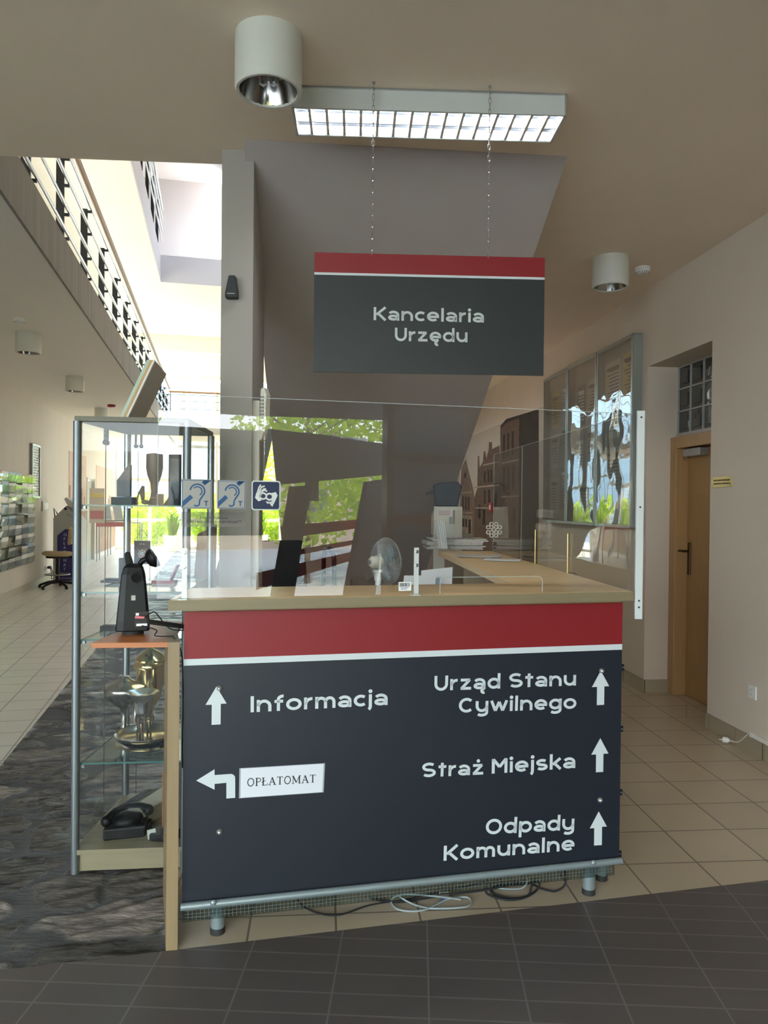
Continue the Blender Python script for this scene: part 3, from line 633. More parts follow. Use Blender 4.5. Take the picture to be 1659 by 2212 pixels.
for x in (.105, 1.535): obj('rail_bolt', MB().sphere((x,-.022,.146), .011, 8, (1,.7,1)), greym, CT, smooth=True)
for z in (.885, .64, .388, .143): obj('tube_stub', MB().lathe([(.007,-.03),(.007,.0),(.012,.0),(.012,-.03)], (PW+.028,.03,z), 18, axis=(.85,-.5,0)), darksteel, CT, smooth=True, label='dark tube end sticking out of the side')
# return wing: outer side, inner supports
o0, o1 = Vector(L2(.90,2.93)), Vector(L2(.735,5.22)); i0, i1 = Vector(L2(.56,3.14)), Vector(L2(.42,5.2))
b = MB(); d = (o1-o0).normalized(); n_ = Vector((-d.y, d.x, 0))*.018
b.prism([o0, o1, o1+n_, o0+n_], (0,0,HT-.037-.15)); b.v = [(x,y,z+.15) for x,y,z in b.v]
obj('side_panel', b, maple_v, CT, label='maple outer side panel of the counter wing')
for f in (.25, .62, .98):
    a = i0.lerp(i1, f); c = o0.lerp(o1, f); dd = (c-a).normalized(); n2_ = Vector((-dd.y, dd.x, 0))*.018
    obj('divider', MB().prism([a+Vector((0,0,.15)), c+Vector((0,0,.15)), c+n2_+Vector((0,0,.15)), a+n2_+Vector((0,0,.15))], (0,0,HT-.037-.15)), maple_v, CT)
a = i0.lerp(i1,.25); c = i0.lerp(i1,.98); obj('shelf', MB().prism([a+Vector((0,0,.85)), c+Vector((0,0,.85)), o0.lerp(o1,.98)+Vector((0,0,.85)), o0.lerp(o1,.25)+Vector((0,0,.85))], (0,0,.018)), blackm, CT)
# ================================================================== PROTECTIVE SCREENS
def edge_line(f): return Vector((-.703,2.44,0)).lerp(Vector((.95,2.83,0)), f)
FS = thing('protective_screen', 'clear acrylic screen standing along the front edge of the counter, with hearing loop stickers', 'protective screen', (-.703+.0, 2.44+.025, HT), math.atan2(.39, 1.653))
LEN = math.hypot(1.653, .39)
SH = .675
def FP(px, py): q = PL(FS, px, py, 0); return (q.x, q.z)
xl = FP(341, 1000)[0]
# the sheet has a slot at the bottom for passing documents
s0, s1 = FP(951, 1280)[0], FP(1172, 1280)[0]; sz_ = .058
outl = [(xl,.0),(s0,.0),(s0,sz_-.02)]+[(s0+.02-.02*math.cos(R(t)), sz_-.02+.02*math.sin(R(t))) for t in (20,45,70,90)]+[(s1-.02+.02*math.sin(R(t)), sz_-.02+.02*math.cos(R(t))) for t in (0,20,45,70)]+[(s1,sz_-.02),(s1,0),(LEN-.012,0),(LEN-.012,SH),(xl,SH)]
b = MB(); b.prism([(x,0,z+.002) for x, z in outl], (0,.005,0)); obj('acrylic_sheet', b, acr, FS)
b = MB()
def eline(pts, r=.0011): b.tube([(x,.0025,z+.002) for x, z in pts], r, 5)
eline([(xl,SH),(LEN-.012,SH)]); eline([(xl,.0),(xl,SH)], .0009); eline(outl[1:13], .0012)
obj('sheet_edge', b, mat('acrylic_edge', (.60,.66,.64), .3), FS, label='pale polished edge of the acrylic sheet')
for (px, top, lab) in ((398.5, 1184, 'galvanised bracket with two round washers'), (898.5, 1183, 'white metal bracket with two screws')):
    x = FP(px, 1250)[0]; zt = FP(px, top)[1]
    b = MB(); b.box(x-.0085, x+.0085, -.005, -.001, 0, zt); b.box(x-.02, x+.0085, -.03, -.001, 0.0, .003)
    br_ = obj('bracket', b, mat('zinc', (.60,.66,.60), .35, .6, bump=.1, bscale=120) if px < 500 else mat('white_metal', (.72,.74,.72), .4, .2), FS, label=lab)
    for dz in (.014, .062):
        obj('screw', MB().lathe([(.0001,-.004),(.003,-.004),(.0032,-.0035),(.0062,-.003),(.0062,0)], (x,-.005,zt-dz), 16, axis=(0,1,0)), steel, br_, smooth=True)
b = MB(); x = FP(875, 1265)[0]; z = FP(875, 1276)[1]; b.box(x-.024, x+.022, -.003, -.0006, FP(875,1276)[1], FP(875,1257)[1]); lb_ = obj('barcode_label', b, paper, FS, label='white barcode label on the acrylic')
b = MB(); rnd = random.Random(5); xx = x-.02
while xx < x+.016:
    wd = rnd.choice((.0006,.0012,.0018)); b.box(xx, xx+wd, -.0034, -.003, FP(875,1267)[1], FP(875,1259)[1]); xx += wd+rnd.choice((.0007,.0012))
for k in range(2): b.box(x-.017, x+.012-k*.006, -.0034, -.003, FP(875,1270+k*3)[1], FP(875,1269+k*3)[1])
obj('barcode', b, ink, lb_)
# ear stickers
sticker_m = mat('sticker_grey', (.34,.325,.30), .35)
def sticker(px0, py0, px1, py1, lab):
    (xa, za), (xb, zb) = FP(px0, py1), FP(px1, py0); W, H = xb-xa, zb-za
    S = obj('sticker', MB().box(xa, xb, -.0012, -.0002, za, zb), sticker_m, FS, label=lab)
    pl_ = lambda x, y, t: (xa+x*W, -.0013+t, za+y*H); mb = MB()
    for pts in ([(.03,.03),(.97,.03),(.97,.97),(.03,.97),(.03,.03)],):
        for i in range(4): ribbon(mb, pts[i:i+2], .018, pl_, -.0003)
    mb.prism([pl_(*p, 0) for p in ((.68,.92),(.79,.83),(.95,.97),(.74,.97))], (0,-.0003,0)); mb.prism([pl_(*p, 0) for p in ((.66,.90),(.76,.80),(.96,.96),(.73,.96))], (0,-.0003,0))
    mb.prism([pl_(*p, 0) for p in ((.03,.05),(.03,.25),(.28,.48),(.38,.38))], (0,-.0003,0))
    ribbon(mb, arc(.52,.60,.24,.235,172,-20,16)+[(.68,.42),(.60,.30),(.585,.20)]+arc(.49,.18,.10,.08,10,-140,8), .055, pl_, -.0003)
    ribbon(mb, arc(.52,.60,.15,.15,140,-60,14), .042, pl_, -.0003)
    ribbon(mb, [(.74,.26),(.88,.26)], .035, pl_, -.0003); ribbon(mb, [(.81,.26),(.81,.10)], .04, pl_, -.0003)
    obj('ear_symbol', mb, bluev, S, label='blue crossed ear symbol with the letter T')
sticker(392, 1036, 458, 1099, 'square hearing loop sticker, leftmost of the stickers')
sticker(469, 1038, 531, 1099, 'square hearing loop sticker in the middle of the row')
(xa, za), (xb, zb) = FP(543, 1102), FP(606, 1039); W, H = xb-xa, zb-za; rr = .009
def rrect(x0, x1, z0, z1, r, y): return [(cx+r*math.cos(R(a)), y, cz+r*math.sin(R(a))) for cx, cz, a0 in ((x1-r,z1-r,0),(x0+r,z1-r,90),(x0+r,z0+r,180),(x1-r,z0+r,270)) for a in range(a0, a0+91, 15)]
S = obj('sticker', MB().prism(rrect(xa, xb, za, zb, rr, -.0002), (0,-.001,0)), mat('sticker_pale_edge', (.62,.66,.62), .3), FS, label='rounded dark blue sign language sticker showing two hands')
obj('blue_field', MB().prism(rrect(xa+.004, xb-.004, za+.004, zb-.004, rr*.8, -.0013), (0,-.0003,0)), navyv, S)
mb = MB(); pl_ = lambda x, y, t: (xa+x*W, -.0017+t, za+y*H)
mb.prism([pl_(*p, 0) for p in ((.12,.42),(.16,.58),(.26,.70),(.36,.62),(.34,.50),(.30,.42),(.34,.33),(.24,.30))], (0,-.0003,0))
for pts in ([(.20,.60),(.26,.78),(.32,.86)], [(.27,.64),(.34,.78),(.45,.82)], [(.31,.62),(.42,.72),(.50,.72)], [(.34,.62),(.44,.68),(.54,.64)]): ribbon(mb, pts, .05, pl_, -.0003)
ribbon(mb, arc(.40,.48,.11,.10,0,360,20), .055, pl_, -.0003); ribbon(mb, arc(.62,.46,.115,.105,0,360,20), .06, pl_, -.0003)
mb.prism([pl_(*p, 0) for p in ((.62,.57),(.84,.62),(.90,.50),(.80,.28),(.72,.12),(.66,.18),(.60,.27),(.48,.30),(.55,.22),(.70,.32),(.745,.46),(.70,.55))], (0,-.0003,0))
obj('hands_symbol', mb, mat('sticker_white', (.74,.74,.70), .4), S, label='pale silhouette of two signing hands')
(xa, za), (xb, zb) = FP(391, 1138), FP(531, 1107)
S = obj('caption_strip', MB().box(xa, xb, -.0010, -.0002, za, zb), glass('caption_film', (.78,.76,.76), 2.0, rough=.12), FS, label='clear strip with two lines of black Polish text')
fonttext(S, 'caption_text', 'System pętli indukcyjnej', (FP(431,1120)[0], -.0016, FP(431,1121)[1]), .013, ink, FP(491,1120)[0]-FP(431,1120)[0])
fonttext(S, 'caption_text', '- przełącz aparat słuchowy na cewkę indukcyjną "T"', (FP(400,1128)[0], -.0016, FP(400,1129)[1]), .013, ink, FP(522,1128)[0]-FP(400,1128)[0])
# side screen along the wing
SS = thing('protective_screen', 'clear warped acrylic side screen along the outer edge of the counter wing', 'protective screen', (.945, 2.85, HT), math.atan2(5.28-2.83, .766-.95))
SL_ = 2.38
b = MB(); b.box(.0, SL_, 0, .004, .002, .675); obj('acrylic_sheet', b, acr_side, SS)
b = MB(); b.tube([(0,.002,.677),(SL_,.002,.677)], .0012, 5); b.tube([(SL_,.002,0),(SL_,.002,.677)], .0012, 5); b.tube([(1.62,.002,0),(1.62,.002,.677)], .0012, 5)
obj('sheet_edge', b, MATS['acrylic_edge'], SS)
for f in (.72, 1.28):
    obj('rod', MB().cyl((f,.012,0),(f,.012,.19),.0035), brass, SS, smooth=True, label='thin brass clamp rod')
# white end strip
ES = PY(1383, 1090, 2.84)
b = MB(); b.box(.006, .034, -.016, -.004, -.105, .685)
obj('corner_strip', b, mat('white_strip', (.70,.74,.71), .45), SS and thing('screen_corner_strip', 'white metal strip fixing the acrylic screens to the right end of the counter', 'bracket', (.95, 2.845, HT), 0), bevel=.001)
cs = [o for o in COL.objects if o.name == 'screen_corner_strip'][0]
for z in (.66, .32, -.035, -.06): obj('screw', MB().cyl((.02,-.019,z),(.02,-.016,z),.0035,n=12), darksteel, cs)
# ring of speaking holes in the side screen
q = SS.matrix_basis.inverted()
b = MB()
for (px, py) in ((1062,1132),(1072,1132),(1055,1139),(1062,1139),(1072,1139),(1080,1139),(1067,1144),(1055,1150),(1062,1150),(1072,1150),(1080,1150),(1062,1157),(1072,1157)):
    c = PL(FS, px, py, 0); b.lathe([(.0055,-.001),(.0075,-.001),(.0075,.006),(.0055,.006),(.0055,-.001)], (c.x, 0, c.z), 14, axis=(0,1,0))
obj('speaking_holes', b, mat('hole_rim', (.55,.50,.42), .3), FS, smooth=True, label='cluster of round speaking holes')
# ================================================================== HANGING SIGN
HS = thing('hanging_sign', 'dark grey and red rectangular sign hung on two chains, reading Kancelaria Urzędu', 'sign', (-.30, 3.17, 2.08), R(2.4))
def HN(px, py): q = PL(HS, px, py, 0); return (q.x, q.z)
a0, a1 = HN(677, 803), HN(1174, 810); a2 = HN(1177, 560); a3 = HN(677, 545)
P2 = obj('sign_panel', MB().box(a0[0], a1[0], 0, .008, a0[1], a3[1]), charcoal, HS)
zt = a3[1]; W0, W1 = a0[0], a1[0]
obj('red_band', MB().box(W0, W1, -.0012, 0, zt-.084, zt), redm, P2, label='red band along the top')
obj('white_line', MB().box(W0, W1, -.0014, 0, zt-.094, zt-.084), whitev, P2)
lettering(P2, 'lettering', 'Kancelaria', HN(807,691.5), HN(1045,697), HN(807,663.5)[1]-HN(807,691.5)[1], mat('grey_white_vinyl', (.60,.64,.63), .5), label='pale lettering reading Kancelaria')
lettering(P2, 'lettering', 'Urzędu', HN(853,736.5), HN(1009.5,739.5), HN(853,708)[1]-HN(853,736.5)[1], MATS['grey_white_vinyl'], label='pale lettering reading Urzędu')
for px in (803.5, 1054.5):
    x = HN(px, 555)[0]; topz = 3.31-2.08; b = MB(); z = zt-.012; k = 0
    while z < topz-.028:
        pts = []
        for a in range(0, 360, 30):
            dx, dz = .0052*math.cos(R(a)), .0105*math.sin(R(a))+(.004 if 0 < a < 180 else -.004 if a > 180 else 0)
            pts.append((x+(dx if k%2 else 0), (0 if k%2 else dx)+.004, z+.0145+dz))
        b.tube(pts, .0014, 5, closed=True); z += .0245; k += 1
    ch = obj('chain', b, steel, HS, smooth=True, label='steel link chain')
    b = MB(); b.tube([(x,.004,topz),(x,.004,topz-.02),(x+.005,.004,topz-.028),(x,.004,topz-.036)], .0018, 6); b.cyl((x,.004,topz),(x,.004,topz-.006),.008)
    obj('ceiling_hook', b, steel, ch, smooth=True)
# ================================================================== CEILING LIGHTS
FL = thing('ceiling_light', 'long white louvred fluorescent ceiling light above the hanging sign', 'ceiling light', (-.413, 3.21, 3.31), R(2.2))
b = MB(); X1, Y1, Hh = 1.19, .25, .095
b.box(0, X1, 0, .012, -Hh, -.001); b.box(0, X1, Y1-.012, Y1, -Hh, -.001); b.box(0, .012, 0, Y1, -Hh, -.001); b.box(X1-.012, X1, 0, Y1, -Hh, -.001); b.box(0, X1, 0, Y1, -.012, -.001)
obj('housing', b, mat('light_housing', (.62,.64,.60), .5), FL, bevel=.002)
b = MB(); n = 16
for k in range(1, n): x = X1*k/n; b.prism([(x-.006, .015, -Hh+.002), (x+.006, .015, -Hh+.002), (x+.001, .015, -.05), (x-.001, .015, -.05)], (0, Y1-.03, 0))
obj('louvre_blade', b, mat('louvre_white', (.85,.82,.74), .35), FL, label='pale cross blades')
b = MB()
prof = [(.014,-Hh+.003),(.022,-.055),(.05,-.03),(.09,-.03),(.115,-.055),(.123,-Hh+.003),(.129,-Hh+.003),(.137,-.055),(.16,-.03),(.20,-.03),(.228,-.055),(.236,-Hh+.003)]
for i in range(len(prof)-1):
    (y0_, z0_), (y1_, z1_) = prof[i], prof[i+1]; b.prism([(.014, y0_, z0_), (.014, y1_, z1_), (.014, y1_, z1_+.001), (.014, y0_, z0_+.001)], (X1-.028, 0, 0))
obj('reflector', b, mat('louvre_mirror', (.62,.68,.78), .34, 1.0), FL)
for y in (.07, .18): obj('tube', MB().cyl((.03,y,-.048),(X1-.03,y,-.048),.008), mat('fluorescent_tube', (.90,.95,1.0), .3, emis=42.0), FL, smooth=True, label='lit fluorescent tube')
def downlight(label, loc, r=.128, h=.21):
    t = thing('ceiling_downlight', label, 'ceiling light', loc, 0, 'cylinder downlights')
    obj('housing', MB().lathe([(.0001,0),(r,0),(r,-h+.012),(r-.003,-h+.004),(r-.006,-h),(r-.016,-h),(r-.018,-h+.004),(r-.018,-.02),(.0001,-.02)], n=48), lampw, t, smooth=35)
    obj('reflector', MB().lathe([(r-.017,-h+.006),(r-.028,-h+.045),(r-.05,-h+.085),(.03,-h+.11),(.0001,-h+.11)], n=24), mat('dull_mirror', (.42,.39,.35), .14, 1.0), t, smooth=20, label='mirror reflector')
    b = MB(); b.tube([(-.03,0,-h+.09),(-.03,0,-h+.03),(-.02,0,-h+.025),(-.01,0,-h+.03),(-.01,0,-h+.09)], .006); b.tube([(.03,.0,-h+.09),(.03,0,-h+.03),(.02,0,-h+.025),(.01,0,-h+.03),(.01,0,-h+.09)], .006)
    obj('bulb', b, mat('unlit_bulb', (.8,.8,.78), .3), t, smooth=True)
    return t
dl = downlight('big grey-white cylinder downlight at the top of the photo, left of the louvred light', (-.46, 2.885, 3.31))
dup(dl, (1.615, 5.40, 3.31), 'white cylinder downlight beside the smoke detector near the right wall')
dup(dl, (-3.82, 8.0, 3.31), 'white cylinder downlight under the gallery, nearest of three in the left corridor')
dup(dl, (-4.46, 10.75, 3.31), 'white cylinder downlight under the gallery, middle of three in the left corridor')
dup(dl, (-5.42, 14.3, 3.31), 'white cylinder downlight under the gallery, furthest of three in the left corridor')
def detector(label, loc, m, name='smoke_detector', r=.055, cat='smoke detector'):
    t = thing(name, label, cat, loc)
    obj('base', MB().lathe([(.0001,0),(r,0),(r,-.012),(r*.9,-.016)], n=28), m, t, smooth=35)
    obj('sensor_head', MB().lathe([(r*.9,-.014),(r*.98,-.028),(r*.72,-.045),(.0001,-.05)], n=28), m, t, smooth=35)
    b = MB()
    for k in range(16): a = 6.283*k/16; b.hexa((math.cos(a)*r*.80-.002, math.sin(a)*r*.80-.002, -.042), (.004,0,0), (0,.004,0), (math.cos(a)*.004, math.sin(a)*.004, .012))
    obj('vent_slots', b, rubber, t)
    return t
detector('round white smoke detector on the ceiling near the right wall', (1.915, 5.60, 3.31), whitep)
detector('white smoke detector on the soffit just above the nearest corridor downlight', (-3.60, 7.35, 3.31), whitep)
detector('red alarm beacon on the corridor ceiling above the display case', (-5.05, 13.8, 3.31), mat('red_plastic', (.35,.03,.04), .35), 'alarm_beacon', .075, 'alarm')
q = PZ(347, 730, 6.6); detector('small smoke detector high on the upper ceiling of the atrium', (q.x, q.y, 6.6), whitep, r=.08)
# ================================================================== GALLERY RAILINGS
def railing(label, uline, v0, v1, zbase, step, n0, heights, hand, posts_mat, hand_mat, bracket=True, ph=.72):
    t = thing('gallery_railing', label, 'railing', A(uline, v0, zbase), YA)
    L_ = v1-v0; k = n0
    while k < L_:
        b = MB(); b.box(-.05, .012, k-.012, k+.012, -.02, ph); p_ = obj('post', b, darksteel, t)
        if bracket:
            for z in heights: obj('bracket', MB().box(.012, .052, k-.010, k+.010, z-.034, z-.012), darksteel, p_)
        k += step
    for z in heights: obj('rail', MB().cyl((.05,0,z),(.05,L_,z),.014,n=10), steel, t, smooth=True)
    obj('handrail', MB().cyl((.05,0,hand),(.05,L_,hand),.026,n=12), hand_mat, t, smooth=True, label='brown wooden handrail')
    return t
wood_r = mat('railing_wood', (.34,.20,.11), .4, var=.15, scale=5)
railing('steel gallery railing with a wooden handrail running along the left gallery', UF-.02, 4.35, 20.5, 3.66, 1.15, 1.15, (.06,.26,.50,.72), .86, darksteel, wood_r)
railing('thin steel railing on the edge of the upper gallery, high in the atrium', UV_+.02, 8.0, 17.6, 7.2, 1.2, .6, (.2,.45,.7), .92, darksteel, steel, False, .9)
BR = thing('gallery_railing', 'slim railing with an orange wooden handrail crossing in front of the far windows', 'railing', A(UF, 20.6, 3.66), YA)
for k, x in enumerate((.05, 1.55, 3.05, 4.55, 6.05)): obj('post', MB().cyl((x,0,0),(x,0,.78),.018,n=10), alu_d, BR, smooth=True)
for z in (.14,.35,.56): obj('rail', MB().cyl((0,0,z),(7.6,0,z),.008,n=8), steel, BR, smooth=True)
obj('handrail', MB().cyl((0,0,.80),(7.6,0,.80),.025,n=10), mat('orange_wood', (.55,.30,.12), .4), BR, smooth=True, label='orange wooden handrail')
# ================================================================== DISPLAY CASE
FLc, FRc, BRc, BLc = Vector((-1.25,3.04,0)), Vector((-.815,3.085,0)), Vector((-.85,3.66,0)), Vector((-1.245,3.62,0))
DC = thing('display_case', 'tall glass display case with aluminium corner posts, full of cups and mementos', 'display case', (-1.25, 3.04, 0), R(2))
iv = DC.matrix_basis.inverted()
c4 = [iv @ p for p in (FLc, FRc, BRc, BLc)]
ctr = sum(c4, Vector((0,0,0)))/4
def inset(d): return [p+(p-ctr).normalized()*d for p in c4]
def slab(z0, z1, d): return MB().prism([Vector((p.x,p.y,z0)) for p in inset(d)], (0,0,z1-z0))
CZ = 1.867
obj('top_board', slab(CZ-.02, CZ, .014), mat('case_top', (.17,.16,.11), .5, var=.1, scale=60), DC, bevel=.001, label='grey-green wooden top board')
obj('base_board', slab(.078, .098, .016), birch, DC, bevel=.001, label='pale birch base board')
pb = MB(); pb.prism([Vector((p.x,p.y,.006)) for p in inset(-.006)], (0,0,.072)); obj('plinth', pb, birch, DC, label='pale birch plinth')
for k, p in enumerate(c4):
    b = MB(); b.cyl((p.x,p.y,.0),(p.x,p.y,CZ-.02),.0165,n=20); b.box(p.x-.004, p.x+.004, p.y-.018, p.y+.018, .098, CZ-.02)
    obj('corner_post', b, alu if k < 2 else alu_d, DC, smooth=30, label='aluminium corner post')
def pane(p, q, z0, z1, m=gls_case, th=.004):
    d = (q-p).normalized(); p = p+d*.02; q = q-d*.02; n_ = Vector((-d.y,d.x,0))*th; return MB().prism([p+Vector((0,0,z0)), q+Vector((0,0,z0)), q+n_+Vector((0,0,z0)), p+n_+Vector((0,0,z0))], (0,0,z1-z0))
for a_, b_ in ((0,1),(1,2),(2,3),(3,0)): obj('glass_pane', pane(c4[a_], c4[b_], .10, CZ-.022), gls_case, DC)
gm = MB(); p = c4[0].lerp(c4[3], .53); gm.box(p.x-.003, p.x+.0005, p.y-.002, p.y, .1, CZ-.06); p = c4[3].lerp(c4[2], .13); gm.box(p.x-.002, p.x, p.y-.003, p.y, .1, CZ-.06)
obj('pane_joint', gm, rubber, DC)
SHZ = (.445, .955, 1.150, 1.508)
for z in SHZ:
    s_ = obj('glass_shelf', slab(z-.006, z, -.022), shelfg, DC, label='green-edged glass shelf')
    e = MB(); i_ = inset(-.0215)
    for k in range(4):
        d = (i_[(k+1)%4]-i_[k]).normalized(); n_ = Vector((-d.y,d.x,0))*-.0008
        e.prism([i_[k]+Vector((0,0,z-.006)), i_[(k+1)%4]+Vector((0,0,z-.006)), i_[(k+1)%4]+n_+Vector((0,0,z-.006)), i_[k]+n_+Vector((0,0,z-.006))], (0,0,.006))
    obj('shelf_edge', e, edgeg, s_)
    for k in (0,3):
        p = c4[k]; obj('shelf_clip', MB().box(p.x+.012, p.x+.03, p.y+(.012 if k==0 else -.03), p.y+(.03 if k==0 else -.012), z-.018, z-.006), alu_d, s_)
for f_, (a_, b_) in ((.53,(0,3)),(.13,(3,2))):
    p = c4[a_].lerp(c4[b_], f_); b = MB()
    for dx in (-.013,.013):
        if a_ == 0: b.box(p.x-.006,p.x+.006,p.y+dx-.004,p.y+dx+.004,CZ-.075,CZ-.02); b.sphere((p.x,p.y+dx,CZ-.082),.012,6)
        else: b.box(p.x+dx-.004,p.x+dx+.004,p.y-.006,p.y+.006,CZ-.07,CZ-.02); b.sphere((p.x+dx,p.y,CZ-.076),.011,6)
    obj('door_runner', b, black, DC, smooth=40, label='black roller holding the sliding glass')
def cp(px, py, z): q = PZ(px, py, z); return q
def onshelf(px, z, Y): q = PY(px, 1000, Y); return (q.x, Y, z)
GR = 'mementos on the top shelf of the display case'
# top shelf
z = SHZ[3]
t = thing('trophy_plaque', 'dark angular obelisk trophy on a grey block, top glass shelf of the display case', 'trophy', onshelf(267, z, 3.33), 0)
b = MB(); sc_ = 3.33/F_PX
b.prism([(-.026,-.012,.035),(.034,-.012,.035),(.034,-.012,.178),(.028,-.012,.182),(-.026,-.012,.108)], (0,.024,0)); obj('obelisk', b, mat('dark_stone', (.012,.009,.008), .25), t, bevel=.002)
obj('block', MB().box(-.045,.05,-.03,.03,0,.034), mat('grey_block', (.03,.028,.026), .5), t, bevel=.002)
t = thing('vase', 'brown flask-shaped vase with a flat top, top glass shelf of the display case', 'vase', onshelf(334, z, 3.42), 0)
obj('body', MB().lathe([(.0001,0),(.028,0),(.03,.01),(.018,.03),(.014,.06),(.018,.10),(.032,.135),(.038,.17),(.037,.232),(.0001,.238)], n=36), mat('brown_glaze', (.07,.045,.03), .45, var=.2), t, smooth=50)
obj('band', MB().lathe([(.0175,.028),(.0205,.032),(.0175,.036)], n=30), mat('band_tan', (.35,.25,.15), .5), t, smooth=True)
t = thing('figurine', 'small bent bronze figurine with a long rod, beside the brown vase on the top shelf', 'figurine', onshelf(300, z, 3.36), 0)
b = MB(); b.tube([(-.012,0,.004),(-.006,0,.03),(.002,0,.055),(.02,0,.085)], [.006,.004,.004,.006]); b.sphere((-.014,0,.008),.012,6); b.tube([(.02,0,.085),(.016,0,.05),(.02,0,.02)], [.007,.012,.008]); b.sphere((.03,0,.012),.016,6,(1.2,.7,.7))
obj('body', b, mat('dark_bronze', (.08,.06,.04), .4, .7), t, smooth=True)
t = thing('statuette', 'small dark statuette with a rounded back, just left of the first ear sticker', 'figurine', onshelf(368, z, 3.40), 0)
b = MB(); b.prism([(-.03,-.01,0),(.02,-.01,0),(.018,-.01,.05),(.004,-.01,.085),(-.008,-.01,.03)], (0,.02,0)); obj('body', b, mat('dark_slate', (.04,.045,.07), .4), t, bevel=.002)
t = thing('photo_frame', 'dark standing photo frame at the right end of the top shelf', 'photo frame', onshelf(376, z, 3.47), R(-10))
obj('frame', MB().box(-.025,.035,-.006,.006,0,.235), darksteel, t, bevel=.002); obj('picture', MB().box(-.018,.028,-.0075,-.006,.03,.215), mat('dim_picture', (.10,.12,.13), .3, var=.6, scale=12), t)
t = thing('card_box', 'small pinkish box near the foot of the brown vase', 'box', onshelf(346, z, 3.36), R(15))
obj('box_body', MB().box(-.016,.016,-.012,.012,0,.05), mat('dusty_pink', (.30,.20,.17), .7), t, bevel=.001)
# pennant and phone-like plaque on the third shelf
z = SHZ[2]
t = thing('pennant', 'navy blue hanging pennant with a gold star badge, in the middle of the display case', 'pennant', onshelf(308.5, z, 3.34), 0)
H0 = .073; sc = 3.34/F_PX; pw, ph_ = 35*sc/2, 50*sc
obj('cloth', MB().box(-pw, pw, -.0015, .0015, H0+.02, H0+.02+ph_), mat('pennant_navy', (.012,.014,.045), .8), t)
pc = Vector((0,-.002,H0+.02+.44*ph_)); gy = mat('badge_gold', (.45,.32,.16), .6)
b = MB(); star = []
for k in range(16): r_ = .0215 if k%2==0 else .0165; star.append(pc+Vector((r_*math.sin(k*math.pi/8), 0, r_*math.cos(k*math.pi/8))))
b.prism(star, (0,-.0006,0)); obj('star_badge', b, gy, t, label='gold eight pointed star badge')
b = MB(); b.cyl(pc+Vector((0,-.0006,0)), pc+Vector((0,-.0012,0)), .0135, n=28); obj('badge_ring', b, mat('ring_black', (.01,.01,.02), .6), t)
b = MB(); b.cyl(pc+Vector((0,-.0012,0)), pc+Vector((0,-.0018,0)), .0105, n=28); obj('globe', b, mat('globe_blue', (.22,.42,.48), .6, col2=(.45,.12,.10), scale=90), t)
for s_ in (-1,1): 
    b = MB(); b.tube([pc+Vector((s_*.027*math.cos(R(a)),-.001,.027*math.sin(R(a)))) for a in range(-60,61,12)], .0007, 4); obj('laurel', b, gy, t)
fonttext(t, 'pennant_text', 'I P A', (-.011,-.0022,H0+.02+ph_*.83), .011, mat('pennant_thread', (.7,.68,.6), .6), .022)
fonttext(t, 'pennant_text', 'REGION', (-.014,-.0022,H0+.02+ph_*.06), .006, gy, .028)
b = MB(); b.tube([(-pw,0,H0+.02+ph_),(-pw*.45,0,H0+.02+ph_+.028),(-.006,0,H0+.02+ph_+.047),(0,0,H0+.02+ph_+.049),(.006,0,H0+.02+ph_+.047),(pw*.45,0,H0+.02+ph_+.028),(pw,0,H0+.02+ph_)], .0012, 6); b.cyl((-pw-.002,0,H0+.02+ph_),(pw+.002,0,H0+.02+ph_),.0016)
obj('cord', b, mat('cord_grey', (.30,.27,.22), .7), t, smooth=True)
b = MB(); b.tube([(-pw*.8,.02,0),(-pw*.8,.01,H0+.02+ph_)], .0012, 5); b.tube([(pw*.8,.02,0),(pw*.8,.01,H0+.02+ph_)], .0012, 5); b.box(-pw, pw, -.01, .03, 0, .004); obj('stand', b, darksteel, t)
t = thing('model_ship', 'flat black boat-shaped model lying on the third shelf behind the loop unit', 'model', onshelf(240, z, 3.42), 0)
b = MB(); b.prism([(-.04,-.02,0),(.06,-.03,0),(.06,.03,0),(-.03,.03,0)], (0,0,.012)); b.prism([(-.025,-.012,.012),(.05,-.02,.012),(.05,.02,.012),(-.02,.02,.012)], (0,0,.008)); obj('hull', b, black, t, bevel=.003)
t = thing('plaque', 'dark upright plaque standing on the third shelf left of the pennant', 'plaque', onshelf(268, z, 3.40), R(-8))
obj('plate', MB().box(-.02,.022,-.008,.008,0,.115), blackm, t, bevel=.003); obj('foot', MB().box(-.028,.03,-.02,.02,0,.01), blackm, t)
t = thing('red_case', 'open red and white medal case lying at the right of the third shelf', 'case', onshelf(356, z, 3.42), 0)
b = MB(); b.box(-.05,.055,-.03,.03,0,.014); obj('case_body', b, mat('red_leather', (.40,.02,.035), .45), t, bevel=.002)
obj('lining', MB().box(-.045,.035,-.026,.02,.0142,.018), paper, t); b = MB(); b.hexa((.03,-.02,.014),(.03,0,.07),(0,.05,0),(.005,0,0)); obj('lid', b, MATS['red_leather'], t)
t = thing('black_box', 'small flat black box on the second shelf, behind the orange side shelf', 'box', onshelf(236, SHZ[1], 3.28), 0)
obj('box_body', MB().box(-.028,.04,-.025,.025,0,.022), black, t, bevel=.002)
